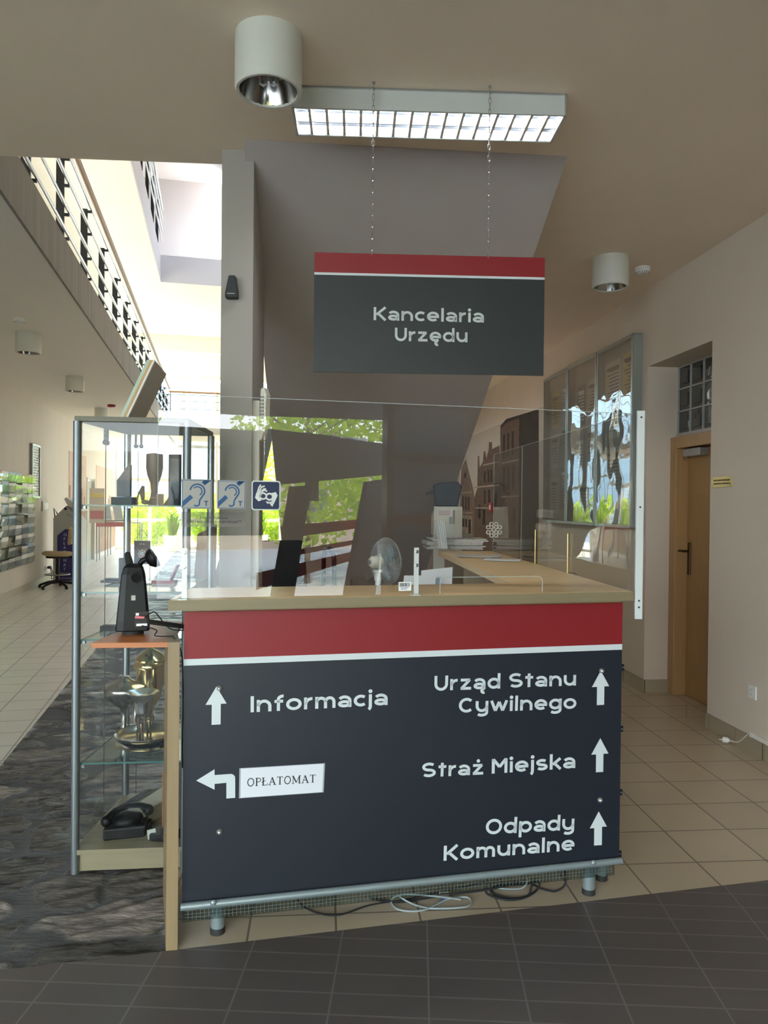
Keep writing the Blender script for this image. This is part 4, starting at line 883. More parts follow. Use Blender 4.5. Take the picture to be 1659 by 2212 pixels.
# silverware shelf
z = SHZ[0]
t = thing('silver_plate', 'wide pewter dish lying under the silver cup with figures', 'dish', onshelf(320, z+.03, 3.235), 0)
obj('dish', MB().lathe([(.0001,.012),(.085,.012),(.115,.03),(.128,.046),(.134,.048),(.134,.044),(.118,.026),(.09,.002),(.0001,0)], n=48), pewter, t, smooth=60)
t = thing('porcelain_bowl', 'white footed bowl with a gold rim under the pewter dish', 'bowl', onshelf(322, z, 3.235), 0)
obj('bowl', MB().lathe([(.0001,0),(.055,0),(.058,.006),(.10,.022),(.13,.036),(.13,.033),(.10,.018),(.06,.003)], n=48), mat('dark_green_glaze', (.05,.07,.07), .15), t, smooth=60)
obj('gold_rim', MB().lathe([(.129,.033),(.132,.035),(.129,.037)], n=48), goldm, t, smooth=True)
t = thing('silver_cup', 'flared silver cup held up by small standing figures, on the pewter dish', 'trophy', onshelf(313, z+.044, 3.22), 0)
obj('cup', MB().lathe([(.0001,.10),(.018,.10),(.03,.105),(.034,.13),(.036,.16),(.045,.185),(.062,.203),(.068,.209),(.068,.211),(.058,.208),(.03,.196),(.012,.192),(.0001,.195)], n=40), steel, t, smooth=60)
for k in range(3):
    a = k*2.09+.5; b = MB(); cx_, cy_ = math.cos(a)*.026, math.sin(a)*.02
    b.tube([(cx_-.006,cy_,.004),(cx_-.007,cy_,.03),(cx_,cy_,.05)], [.004,.005,.006]); b.tube([(cx_+.006,cy_,.004),(cx_+.007,cy_,.03),(cx_,cy_,.05)], [.004,.005,.006]); b.tube([(cx_,cy_,.048),(cx_,cy_,.065),(cx_,cy_,.08)], [.007,.009,.006]); b.sphere((cx_,cy_,.09),.0065,6); b.tube([(cx_-.012,cy_,.065),(cx_-.016,cy_,.085),(cx_-.012,cy_,.105)], .003); b.tube([(cx_+.012,cy_,.065),(cx_+.016,cy_,.085),(cx_+.012,cy_,.105)], .003); b.cyl((cx_,cy_,0),(cx_,cy_,.005),.014)
    obj('figure', b, mat('aged_bronze', (.22,.17,.12), .3, 1.0), t, smooth=60, label='small bronze standing figure')
obj('foot', MB().cyl((0,0,0),(0,0,.003),.05,n=32), steel, t, smooth=40)
t = thing('lidded_cup', 'rounded pewter goblet with a closed lid, left of the flared silver cup', 'trophy', onshelf(272, z, 3.42), 0)
obj('goblet', MB().lathe([(.0001,0),(.035,0),(.036,.006),(.02,.02),(.012,.06),(.018,.075),(.012,.09),(.02,.13),(.05,.15),(.08,.18),(.095,.21),(.097,.225),(.09,.232),(.05,.25),(.028,.262),(.02,.275),(.0001,.278)], n=48), pewter, t, smooth=60)
t = thing('gold_urn', 'shiny gold urn trophy on a dark base at the back of the silverware shelf', 'trophy', onshelf(328, z, 3.48), 0)
obj('urn', MB().lathe([(.0001,.0),(.03,0),(.034,.02),(.016,.05),(.02,.07),(.012,.09),(.02,.12),(.05,.17),(.062,.24),(.067,.30),(.076,.31),(.076,.325),(.066,.335),(.07,.345),(.05,.37),(.0001,.40)], n=48), goldm, t, smooth=60)
t = thing('bell', 'little silver bell on a white block behind the cups', 'bell', onshelf(296, z, 3.50), 0)
obj('block', MB().box(-.02,.02,-.015,.015,0,.04), paper, t); obj('bell_body', MB().lathe([(.0001,.12),(.004,.11),(.007,.09),(.012,.07),(.024,.045),(.026,.041)], n=24), steel, t, smooth=60)
# bottom shelf
z = .098
t = thing('keyboard_instrument', 'old beige typewriter with black keys lying at the back of the case floor', 'typewriter', (-1.07, 3.42, z), R(-106))
b = MB(); b.prism([(-.13,-.10,0),(-.13,.09,0),(-.13,.09,.07),(-.13,.0,.075),(-.13,-.002,.052),(-.13,-.10,.034)], (.30,0,0)); obj('body', b, mat('aged_cream', (.52,.46,.30), .5, var=.1), t, bevel=.005)
b = MB()
for r_ in range(4):
    for k in range(12): b.hexa((-.115+k*.0215, -.094+r_*.021, .041+r_*.0042), (.017,0,0), (0,.015,.003), (0,0,.008))
obj('keys', b, black, t, label='rows of black keys'); obj('key_bed', MB().hexa((-.12,-.098,.0355),(.27,0,0),(0,.092,.017),(0,0,.002)), blackm, t)
t = thing('black_telephone', 'old black telephone with a curled lead on the case floor, in front', 'telephone', (-1.09, 3.20, z), R(20))
b = MB(); b.prism([(-.10,-.06,0),(.07,-.075,0),(.09,.06,0),(-.08,.07,0)], (0,0,.05)); obj('body', b, black, t, bevel=.008)
obj('dome', MB().sphere((0,0,.055), .055, 10, (1.2,1,.7)), black, t, smooth=True)
b = MB(); b.tube([(-.085,-.03,.075),(-.05,-.01,.105),(0,.005,.115),(.05,.02,.105),(.085,.03,.08)], [.02,.012,.011,.012,.02], 12); b.sphere((-.085,-.03,.072),.024,8); b.sphere((.085,.03,.075),.024,8); obj('handset', b, black, t, smooth=True)
obj('cord', MB().tube([(.09+.008*math.cos(k*.9), -.03+k*.0012+.008*math.sin(k*.9), .02+.01*math.sin(k*.15)) for k in range(60)], .0025, 5), blackm, t, smooth=True)
t = thing('label_tag', 'small white price-like tag leaning by the black telephone', 'tag', (-.965, 3.135, z), R(15)); obj('card', MB().hexa((-.016,0,.0),(.034,0,.006),(0,.004,0),(-.004,0,.04)), mat('tag_pale', (.55,.58,.52), .6), t)
t = thing('book', 'dark upright book with a brown spine on a black block at the case floor', 'book', (-.90, 3.20, z+.03), R(-8))
obj('cover', MB().box(-.03,.05,-.02,.10,.0,.24), mat('dark_leather', (.03,.022,.02), .5), t, bevel=.002); obj('spine', MB().box(-.036,-.028,-.022,.102,.0,.242), mat('brown_leather', (.28,.12,.04), .5, var=.3), t, bevel=.002)
t = thing('black_block', 'low black block under the standing book', 'stand', (-.90, 3.17, z), R(-8)); obj('block', MB().box(-.065,.05,-.06,.12,0,.028), black, t, bevel=.003)
# frame leaning on top of the case
t = thing('shadow_box', 'orange and green edged picture box standing tilted on top of the display case', 'picture box', PY(255, 897, 3.20), 0)
t.location.z = CZ+.001
a_ = Vector((math.sin(R(25)),0,math.cos(R(25)))); c_v = Vector((math.cos(R(25))*.4+.09,0,-.0)).normalized(); dp = Vector((-.05,.34,0)); th_ = Vector((1,0,-.47)).normalized()
Lg = .288
def bx(o, l, w, d0, d1, m, nm, lab=None):
    base = Vector((o,0,0)); q = dp.normalized(); return obj(nm, MB().hexa(base+q*d0, a_*l, Vector((w,0,0)), q*(d1-d0)), m, t, label=lab)
bx(0, Lg, .014, 0, .34, mat('pale_green_edge', (.42,.55,.43), .35), 'glass_front', 'pale green glass edge')
bx(.0142, Lg, .013, 0, .34, mat('orange_wood_frame', (.58,.34,.12), .45, var=.15), 'wooden_frame', 'orange wooden frame')
bx(.0274, Lg, .006, 0, .338, paper, 'white_mount'); bx(.0336, Lg-.004, .004, .0, .336, mat('beige_back', (.52,.45,.37), .7), 'backing', 'beige backing board')
# ================================================================== SIDE SHELF AND LOOP UNIT
SZ = 1.045
SD = thing('side_shelf', 'narrow shelf unit left of the counter: orange cherry top on a maple upright panel', 'shelf', (-.70, 2.53, 0), YA)
ivs = SD.matrix_basis.inverted()
def S2(x, y, z=0): q = ivs @ Vector((x, y, 0)); return Vector((q.x, q.y, z))
f0, f1 = PY(364, 1200, 2.515), PY(390, 1200, 2.52)
p0, p1 = S2(f0.x, 2.515), S2(f1.x, 2.521); bk = Vector((-.035,.40,0))
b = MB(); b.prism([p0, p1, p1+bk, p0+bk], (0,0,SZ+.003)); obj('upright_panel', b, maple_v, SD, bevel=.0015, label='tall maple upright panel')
fl = PZ(197, 1389, SZ); s0_ = Vector((fl.x, fl.y, 0)); 
pts = [S2(s0_.x, s0_.y, SZ-.018), S2(f0.x-.001, 2.535, SZ-.018), S2(f0.x-.001+.0, 2.535, SZ-.018)+bk+Vector((0,.02,0)), S2(s0_.x+.02, 3.0, SZ-.018)]
pts[2] = S2(-.80, 2.985, SZ-.018)
b = MB(); b.prism(pts, (0,0,.018)); obj('shelf_board', b, cherry, SD, bevel=.001, label='orange cherry shelf board')
LU = thing('hearing_loop_unit', 'black tapered desktop hearing loop unit with a handle hole, on the orange side shelf', 'loop unit', (-.905, 2.70, SZ), R(18))
b = MB(); sec = []
for (z, w0, d0) in ((.014,.058,.052),(.05,.057,.051),(.16,.047,.042),(.215,.041,.034),(.24,.034,.028),(.253,.022,.020)):
    sec.append([(-w0,-d0*.8,z),(-w0*.55,-d0,z),(w0*.9,-d0,z),(w0,-d0*.7,z),(w0,d0,z),(-w0*.8,d0,z)])
vs_ = [p for s_ in sec for p in s_]; fs = [(j*6+i,j*6+(i+1)%6,(j+1)*6+(i+1)%6,(j+1)*6+i) for j in range(len(sec)-1) for i in range(6)]+[tuple(range(6))[::-1], tuple(range((len(sec)-1)*6, len(sec)*6))]
b.add(vs_, fs); obj('housing', b, black, LU, bevel=.004)
obj('foot', MB().cyl((.0,0,0),(.0,0,.015),.038,n=28), rubber, LU, smooth=40)
b = MB(); b.lathe([(.0001,.001),(.0165,.001),(.0165,-.006),(.0205,-.006),(.0205,.001)], (.012,-.037,.205), 28, axis=(0,1,.12)); obj('handle_ring', b, black, LU, smooth=40)
obj('handle_hole', MB().cyl((.012,-.0385,.205),(.012,-.036,.205),.0165,n=28), mat('hole_black', (.001,.001,.001), .9), LU, smooth=40)
obj('rating_label', MB().hexa((-.006,-.0475,.125),(.014,0,0),(0,.001,0),(0,.0075,.032)), mat('label_white', (.55,.52,.48), .5), LU, label='small white rating label')
b = MB(); b.box(.006,.052,-.0535,-.048,.03,.085); pr = obj('port_recess', b, mat('recess', (.035,.03,.03), .6), LU, label='recess full of sockets')
b = MB(); b.cyl((.010,-.056,.066),(.040,-.075,.066),.0055,.004,n=12); obj('pink_plug', b, pinkm, pr, smooth=True, label='pink cable plug')
b = MB(); b.box(.012,.048,-.055,-.053,.034,.042); b.box(.010,.020,-.055,-.053,.072,.080); obj('socket_strip', b, steel, pr)
b = MB(); b.tube([(.02,.01,.245),(.03,.0,.262),(.045,0,.27)], .010, 10); b.lathe([(.0001,.0),(.02,.004),(.034,.018),(.038,.034),(.034,.036),(.0001,.030)], (.045,0,.258), 24, axis=(.75,-.1,.45)); obj('lamp_head', b, black, LU, smooth=50, label='black round swivel head')
b = MB(); b.tube([(-.012,.02,.245),(-.016,.03,.262),(-.02,.04,.28)], [.014,.013,.011], 12); b.sphere((-.02,.04,.282),.0115,8); obj('microphone', b, blackm, LU, smooth=True)
def cable(label, pts, r, m, name='cable', cat='cable'):
    # Catmull-Rom through the points
    P_ = [Vector(p) for p in pts]; P_ = [P_[0]]+P_+[P_[-1]]; out = []
    for i in range(1, len(P_)-2):
        for k in range(8):
            t_ = k/8; a, b_, c, d = P_[i-1:i+3]; out.append(.5*((2*b_)+(c-a)*t_+(2*a-5*b_+4*c-d)*t_*t_+(3*b_-a-3*c+d)*t_**3))
    out.append(P_[-2]); return tag(obj(name, MB().tube(out, r, 7), m, smooth=True), label, cat)
lw_ = lambda x, y, z: LU.matrix_basis @ Vector((x, y, z))
base = lw_(.05,-.06,.05); e = Vector((-.735, 2.78, SZ+.012))
coil = MB(); st_, en = base, e; n = 260; dirv = (en-st_); side = dirv.cross(Vector((0,0,1))).normalized()
coil.tube([st_+dirv*(k/n)+side*.008*math.cos(k*.75)+Vector((0,0,1))*.008*math.sin(k*.75) for k in range(n)], .0017, 5)
tag(obj('coiled_cable', coil, blackm, smooth=True), 'black coiled telephone lead running from the loop unit to the counter', 'cable')
cable('thin black cable looping from the loop unit socket over the shelf to the counter', [lw_(.04,-.07,.066), lw_(.07,-.05,.082), lw_(.09,-.03,.06), lw_(.11,0,.03), (-.77,2.72,SZ+.012), (-.73,2.74,SZ+.006)], .0022, blackm)
cable('thin black cable crossing the shelf and hanging down beside the front panel', [lw_(.03,-.06,.035), lw_(.08,-.06,.018), (-.80,2.62,SZ+.006), (-.745,2.60,SZ+.008), (-.722,2.575,SZ-.004+.012), (-.694,2.575,SZ-.05), (-.690,2.58,.86), (-.692,2.585,.70), (-.690,2.58,.60)], .0022, blackm)
# ================================================================== WALL THINGS ON THE RIGHT
def onB(name, label, cat): 
    t = thing(name, label, cat); t.matrix_basis = Matrix.Translation(Vector(RW)) @ Matrix.Rotation(YB, 4, 'Z'); return t
def WB(px, py, x=0.0):
    M = (Matrix.Translation(Vector(RW)) @ Matrix.Rotation(YB, 4, 'Z')).inverted(); o = M @ EYEP; d = M.to_3x3() @ ray(px, py); q = o+d*((x-o.x)/d.x); return q.y, q.z
# glazed notice cases
y0b = (6.22-4.49)/math.cos(YB); zb0, zb1 = 1.34, 2.965; PWd = .795
NC = None
lbs = ['glazed aluminium notice case, nearest to the door, with posters behind rippled plastic', 'glazed aluminium notice case in the middle of the three', 'glazed aluminium notice case, furthest from the door, beside the town mural']
cols = [(.50,.12,.14),(.20,.30,.45),(.55,.50,.40),(.35,.45,.35),(.15,.15,.18),(.62,.60,.55),(.60,.48,.15)]
for i in range(3):
    t = onB('notice_case', lbs[i], 'notice case'); t['group'] = 'glazed notice cases on the right wall'
    ya = y0b+i*PWd; yb = ya+PWd-.012
    b = MB(); b.box(-.075,-.0,ya,ya+.012,zb0,zb1); b.box(-.075,0,yb-.012,yb,zb0,zb1); b.box(-.075,0,ya,yb,zb0,zb0+.012); b.box(-.075,0,ya,yb,zb1-.012,zb1)
    obj('case_frame', b, mat('case_green_grey', (.38,.44,.41), .35, .5), t, bevel=.002)
    obj('back_board', MB().box(-.012,-.001,ya+.012,yb-.012,zb0+.012,zb1-.012), mat('case_back', (.42,.40,.37), .8), t)
    b = MB(); f_ = .028; b.box(-.086,-.075,ya,ya+f_,zb0,zb1); b.box(-.086,-.075,yb-f_,yb,zb0,zb1); b.box(-.086,-.075,ya,yb,zb0,zb0+f_); b.box(-.086,-.075,ya,yb,zb1-f_,zb1)
    dr = obj('door_frame', b, mat('case_door_frame', (.33,.36,.35), .3, .7), t, bevel=.002)
    obj('plastic_front', MB().box(-.082,-.080,ya+f_,yb-f_,zb0+f_,zb1-f_), foil, dr, label='rippled clear plastic front')
    if i < 2: obj('lock', MB().cyl((-.092,ya+.014,2.15),(-.086,ya+.014,2.15),.009,n=14), steel, dr)
    rnd = random.Random(40+i)
    spec = [[(.05,.30,1.05,1.52,6),(.40,.33,.80,1.50,5),(.05,.30,.60,.98,0),(.40,.30,.30,.72,5),(.06,.3,.1,.5,3)], [(.45,.22,1.0,1.4,4),(.10,.28,1.05,1.42,5),(.10,.3,.55,.95,5),(.46,.26,.5,.9,1),(.12,.5,.1,.42,5)], [(.10,.25,1.15,1.5,1),(.42,.25,1.05,1.45,6),(.10,.25,.7,1.05,3),(.42,.28,.6,.98,5),(.1,.26,.15,.6,4),(.44,.26,.1,.5,5)]][i]
    for (yy, wd, za, zc, ci) in spec:
        p_ = obj('poster', MB().box(-.016,-.0125,ya+yy,ya+yy+wd,zb0+za,zb0+zc), mat('poster_%d' % ci, cols[ci], .6), t, label='pinned paper poster')
        b = MB(); zz = zb0+zc-.05
        b.box(-.0168,-.016,ya+yy+.03,ya+yy+wd-.03,zz-.03,zz)
        while zz > zb0+za+.08: zz -= .032; b.box(-.0168,-.016,ya+yy+.03,ya+yy+wd-.03-rnd.uniform(0,.08),zz-.011,zz)
        obj('print', b, ink if ci not in (4,1) else paper, p_)
# town mural on the wall (generic old town)
M_ = onB('mural', 'large sepia photo mural of old gabled brick town houses on the right wall', 'mural')
y1m = y0b+3*PWd+.02; y2m = 9.15; T = 2.70
obj('backing', MB().box(-.006,-.001,y1m,y2m,.11,T), mat('sepia_sky', (.58,.51,.43), .8, var=.05), M_)
sep = [mat('sepia_a', (.20,.13,.095), .8, var=.45, scale=9, stretch=(1,3,1)), mat('sepia_b', (.30,.21,.155), .8, var=.45, scale=10, stretch=(1,3,1)), mat('sepia_dark', (.055,.045,.04), .85, var=.3, scale=5), mat('sepia_light', (.45,.36,.28), .8, var=.3, scale=9)]
def mp_(pts, m, nm, lv, lab=None): b = MB(); b.prism([(-.006-lv*.0006, *WB(px, py)) for px, py in pts], (-.0006,0,0)); return obj(nm, b, m, M_, label=lab)
mp_([(1082,1250),(1082,920),(1095,905),(1165,884),(1165,1270)], sep[2], 'dark_facade', 2, 'house front in deep shadow')
mp_([(1025,1250),(1026,1075),(1032,1055),(1033,985),(1036,985),(1037,1010),(1044,998),(1046,975),(1049,975),(1052,990),(1057,968),(1057,955),(1064,955),(1064,970),(1080,962),(1090,1250)], sep[0], 'brick_house', 1, 'tall brick house')
mp_([(995,1250),(995,1058),(998,1010),(1007,992),(1022,1052),(1026,1075),(1026,1250)], sep[1], 'gabled_house', 1, 'gabled brick house')
mp_([(1082,1250),(1083,925),(1098,912),(1123,903),(1122,1250)], sep[0], 'striped_house', 3, 'brown house with tall windows')
mp_([(996,1170),(996,1112),(1021,1115),(1021,1172)], sep[3], 'shop_front', 2, 'pale shop front')
b = MB()
for (x0_, y0_, w_, h_) in [(1000,1072,3,28),(1006,1073,3,28),(1012,1074,3,28),(1047,1018,3,24),(1055,1016,3,26),(1061,1015,3,26),(1047,1060,3,28),(1056,1058,4,32),(1066,1030,4,30),(1070,1066,4,34),(1000,1120,4,18),(1006,1121,4,18),(1013,1122,5,40),(1035,1090,4,30),(1044,1100,5,34),(1088,940,4,50),(1097,936,4,50),(1107,932,4,50),(1088,1010,4,50),(1098,1008,4,50),(1108,1006,4,50),(1092,1085,5,28),(1110,1098,5,28),(1004,1022,4,10)]:
    a1_, z1_ = WB(x0_, y0_); a2_, z2_ = WB(x0_+w_, y0_+h_); b.box(-.0098,-.0092,min(a1_,a2_),max(a1_,a2_),min(z1_,z2_),max(z1_,z2_))
obj('dark_windows', b, sep[2], M_)
b = MB()
for (xa, xb, yy) in ((996,1021,1064),(996,1022,1106),(1026,1080,1052),(1028,1080,1096),(1045,1080,1004),(1084,1122,1000),(1084,1122,1072)):
    a1_, z1_ = WB(xa, yy); a2_, z2_ = WB(xb, yy+2); b.box(-.0104,-.0098,min(a1_,a2_),max(a1_,a2_),z1_-.02,z1_+.005)
obj('cornices', b, sep[3], M_)
# alarm call point on the mural
ya_, za_ = WB(1065, 1096); t = onB('fire_call_point', 'small red fire alarm call point on the mural wall', 'fire alarm'); obj('box_body', MB().box(-.05,-.012,ya_-.11,ya_+.09,za_-.07,za_+.07), mat('alarm_red', (.35,.03,.03), .4), t, bevel=.004); obj('glass', MB().box(-.052,-.05,ya_-.05,ya_+.04,za_-.035,za_+.035), whitep, t)
# brass plate
ya_, za_ = WB(1561, 1041); (yr, _), (yl, _) = WB(1583, 1041), WB(1538, 1041)
t = onB('name_plate', 'small engraved brass name plate on the wall right of the door', 'name plate'); obj('plate', MB().box(-.004,-.0005,yr,yl,za_-.035,za_+.035), brass, t, bevel=.001)
for k, s_ in enumerate(('WYDZIAŁ SPRAW OBYWATELSKICH', 'I DZIAŁALNOŚCI GOSPODARCZEJ')):
    o = fonttext(t, 'engraving', s_, (0,0,0), .016, ink, yl-yr-.05); o.data.transform(Matrix.Translation(Vector((-.0045, yl-.025, za_+.006-k*.022))) @ Matrix.Rotation(R(-90), 4, 'Z'))
for (dy, dz) in ((.012,.024),(.012,-.024),(-.012,.024),(-.012,-.024)):
    yy = yr+dy if dy > 0 else yl+dy; obj('screw', MB().sphere((-.004,yy,za_+dz),.004,6,(.6,1,1)), steel, t, smooth=True)
# socket, duct, plug
ya_, za_ = WB(1627.5, 1495); t = onB('power_socket', 'white square power socket low on the right wall', 'socket')
obj('plate', MB().box(-.012,-.0005,ya_-.04,ya_+.04,za_-.042,za_+.042), whitep, t, bevel=.004); obj('well', MB().lathe([(.021,-.016),(.021,-.0125),(.017,-.0125),(.017,-.008),(.0001,-.008)], (0,ya_,za_), 24, axis=(1,0,0)), mat('socket_shade', (.60,.58,.54), .5), t, smooth=40); obj('pin', MB().cyl((-.016,ya_,za_+.008),(-.006,ya_,za_+.008),.0024), steel, t)
yd, zd = WB(1625, 1585); t = onB('cable_duct', 'white cable duct running along the top of the right skirting', 'cable duct'); obj('duct', MB().box(-.02,-.0005,-2.6,yd,.107,.132), whitep, t, bevel=.002); obj('duct_end', MB().box(-.021,-.0005,yd-.02,yd,.106,.133), whitep, t)
pp_ = PZ(1568, 1599, .018); M1 = (Matrix.Translation(Vector(RW)) @ Matrix.Rotation(YB, 4, 'Z')); e1 = M1 @ Vector((-.03, yd, .118))
t = thing('power_plug', 'white power plug on a short cable lying on the floor by the right skirting', 'plug', (pp_.x, pp_.y, 0), R(-30))
b = MB(); b.lathe([(.0001,0),(.016,.0),(.019,.01),(.018,.03),(.009,.042),(.0001,.044)], (-.02,0,.02), 20, axis=(1,0,0)); obj('plug_body', b, whitep, t, smooth=50)
b = MB(); b.cyl((-.04,-.009,.02),(-.02,-.009,.02),.0024); b.cyl((-.04,.009,.02),(-.02,.009,.02),.0024); obj('pins', b, steel, t)
iv_ = t.matrix_basis.inverted(); b = MB(); A0 = Vector((.024,0,.02)); E0 = iv_ @ e1; cpts = [A0, A0+Vector((.05,0,-.006)), A0.lerp(E0,.45)+Vector((0,0,-.04)), A0.lerp(E0,.8)+Vector((0,0,-.01)), E0]
o = []; 
for k in range(25):
    t_ = k/24; n_ = len(cpts)-1; p = Vector((0,0,0))
    for i, c in enumerate(cpts): p += c*(math.comb(n_, i)*t_**i*(1-t_)**(n_-i))
    o.append(p)
obj('cable', MB().tube(o, .0035, 8), whitep, t, smooth=True)
# ================================================================== PILLAR FITTINGS
q = PY(503, 624, 3.79)
t = thing('wall_speaker', 'small black tapered loudspeaker on the grey pillar', 'speaker', (q.x, 3.795, q.z), 0)
b = MB(); b.prism([(-.014,0,.058),(.018,0,.058),(.03,0,-.02),(.03,0,-.054),(-.032,0,-.054),(-.032,0,-.03)], (0,-.045,0)); obj('cabinet', b, mat('speaker_black', (.02,.022,.024), .6, bump=.2, bscale=300), t, bevel=.005)
obj('logo', MB().box(-.014,.018,-.0468,-.0458,-.036,-.033), mat('logo_grey', (.5,.5,.5), .5), t); obj('logo_arrow', MB().prism([(-.022,-.0458,-.0345),(-.016,-.0458,-.031),(-.016,-.0458,-.038)], (0,-.001,0)), MATS['logo_grey'], t)
TD = thing('trunking', 'cream vertical cable trunking on the side of the pillar', 'cable trunking', (-.672, 3.85, 0), 0)
obj('duct', MB().box(-.012,.026,0,.03,.12,2.05), cream, TD, bevel=.002)
WD = thing('wall_device', 'cream perforated wall unit mounted on the pillar trunking', 'wall unit', (-.645, 3.86, 1.98), R(-12))
b = MB(); b.prism([(0,-.01,-.14),(.018,-.02,-.13),(.034,-.01,-.04),(.034,0,.10),(.02,.0,.14),(0,0,.13)], (0,.06,0)); obj('casing', b, cream, WD, bevel=.004)
b = MB()
for r_ in range(10):
    for k in range(3): b.box(.008+k*.008, .011+k*.008, -.021, -.0195, -.08+r_*.018, -.072+r_*.018)
obj('vents', b, rubber, WD)
# ================================================================== BEHIND THE COUNTER
DK = thing('desk', 'low maple office desk behind the reception counter', 'desk', (-.20, 4.2, 0), YA)
obj('desktop', MB().box(-.05,.68,0,.75,.72,.75), maple, DK, bevel=.002)
for x in (-.02,.64):
    for y in (.04,.70): obj('leg', MB().box(x-.025,x+.025,y-.02,y+.02,0,.72), alu_d, DK)
fc = PY(833, 1214, 4.62)
FN = thing('desk_fan', 'white desk fan with a wire cage standing behind the counter', 'fan', (fc.x, 4.62, .75), 0)
ax = Vector((.80,.58,-.03)).normalized(); hc = Vector((0,0,fc.z-.75)); rC = .150
ex = ax.cross(Vector((0,0,1))).normalized(); ey = ex.cross(ax)
b = MB(); b.cyl((-.05,-.035,0),(-.05,-.035,.02),.10,n=32); obj('base', b, whitep, FN, smooth=40)
b = MB(); b.cyl((-.05,-.035,.02),(-.05,-.035,hc.z-.05),.014,n=16); b.cyl((-.05,-.035,hc.z-.11),(-.05,-.035,hc.z-.05),.02,n=16); obj('stem', b, whitep, FN, smooth=40)
b = MB(); mc = hc-ax*.12; b.lathe([(.0001,0),(.026,.004),(.036,.02),(.038,.075),(.03,.09),(.0001,.092)], mc, 28, axis=ax); b.box(-.075,-.02,-.055,-.012,hc.z-.06,hc.z-.045); mo = obj('motor_housing', b, cream, FN, smooth=50, label='cream motor housing')
obj('motor_cap', MB().lathe([(.008,-.003),(.012,-.003),(.012,.004),(.008,.004)], mc, 20, axis=ax), alu_d, mo)
wire = mat('fan_wire', (.62,.64,.64), .35, .2)
def cage(sg, depth):
    b = MB()
    for k in range(64):
        a = 6.2832*k/64; d = ex*math.cos(a)+ey*math.sin(a); b.tube([hc+d*.03+ax*sg*depth, hc+d*.09+ax*sg*depth*.92, hc+d*.135+ax*sg*depth*.6, hc+d*rC], .0009, 3)
    for r_ in (rC, .11, .07): b.tube([hc+(ex*math.cos(a/40*6.2832)+ey*math.sin(a/40*6.2832))*r_+ax*sg*depth*(0 if r_ == rC else .82 if r_ > .1 else .95) for a in range(40)], .0022 if r_ == rC else .001, 5, closed=True)
    b.cyl(hc+ax*sg*(depth-.002), hc+ax*sg*(depth+.003), .032, n=24)
    return b
obj('front_cage', cage(1, .045), wire, FN, label='round wire front guard'); obj('rear_cage', cage(-1, .045), wire, FN, label='round wire rear guard')
for k in range(3):
    a0_ = k*2.094; pts1 = []; b = MB(); pr_ = []
    for j in range(9):
        f_ = j/8; aa = a0_+f_*1.25; rr_ = .02+.105*math.sin(min(1,f_*1.15)*1.57)*(1 if f_ < .9 else .9); pr_.append(hc+(ex*math.cos(aa)+ey*math.sin(aa))*rr_+ax*(.018-.036*f_))
    b.prism([hc+ax*.0]+pr_, ax*.002); obj('blade', b, translucent('blade_plastic', (.45,.55,.62), .4), FN, label='pale blue fan blade')
CHR = thing('office_chair', 'black office chair with a looped armrest, behind the left end of the counter', 'chair', (-.62, 4.98, 0), R(20))
b = MB(); b.box(-.24,.24,-.23,.23,.62,.70); obj('seat', b, blackm, CHR, bevel=.03)
b = MB(); b.prism([(-.20,.24,.78),(.20,.24,.78),(.17,.30,1.26),(-.17,.30,1.26)], (0,.05,0)); obj('backrest', b, blackm, CHR, bevel=.03)
for s_ in (-1,1): b = MB(); b.tube([(s_*.24,.16,.66),(s_*.27,.16,.85),(s_*.27,.15,1.15),(s_*.27,.11,1.205),(s_*.27,.0,1.215),(s_*.27,-.07,1.205),(s_*.27,-.11,1.15),(s_*.27,-.11,.95),(s_*.24,-.10,.66)], .016, 10); obj('armrest', b, black, CHR, smooth=True, label='black looped armrest')
b = MB(); b.cyl((0,0,.10),(0,0,.62),.028,n=16); obj('column', b, black, CHR, smooth=True)
b = MB()
for k in range(5): a = k*1.2566; b.tube([(0,0,.11),(math.cos(a)*.15,math.sin(a)*.15,.10),(math.cos(a)*.29,math.sin(a)*.29,.06)], [.025,.02,.014]); b.cyl((math.cos(a)*.29-.012,math.sin(a)*.29,.028),(math.cos(a)*.29+.012,math.sin(a)*.29,.028),.028,n=14)
obj('star_base', b, black, CHR, smooth=50)
q = PY(795, 1252, 4.75); t = thing('paper_bag', 'brown folded bag standing behind the counter beside the fan', 'bag', (q.x, 4.75, .75), R(10))
b = MB(); b.prism([(-.11,0,0),(.10,0,0),(.10,0,q.z-.75),(.06,0,q.z-.73),(0,0,q.z-.77),(-.03,0,q.z-.73),(-.10,0,q.z-.75)], (0,.10,0)); obj('bag_body', b, mat('brown_paper', (.16,.11,.075), .85, var=.2), t, bevel=.004)
q = PY(893, 1230, 4.3); t = thing('document_tray', 'clear plastic tray with loose papers behind the counter, left of the wing', 'document tray', (.25, 4.3, .75), R(8))
obj('tray', MB().box(-.12,.14,-.02,.24,0,.30), glass('tray_plastic', (.85,.90,.92), 1.2), t)
for k,(dx,zz,rot) in enumerate(((-.07,.36,.18),(.03,.33,-.1),(.08,.38,.06))):
    b = MB(); b.hexa((dx-.10,.02+k*.05,.0),(.19,0,.01*k),(0,.003,0),(rot*.25,.02,zz)); obj('sheet', b, paper if k != 1 else mat('sheet_pale_blue', (.55,.66,.75), .6), t)
b = MB(); b.box(-.08,-.03,.012,.014,.17,.27); obj('red_print', b, redm, t)
t = thing('leaning_board', 'brown board leaning upright between the display case and the pillar, behind the counter end', 'board', (-1.03, 4.15, 0), R(12))
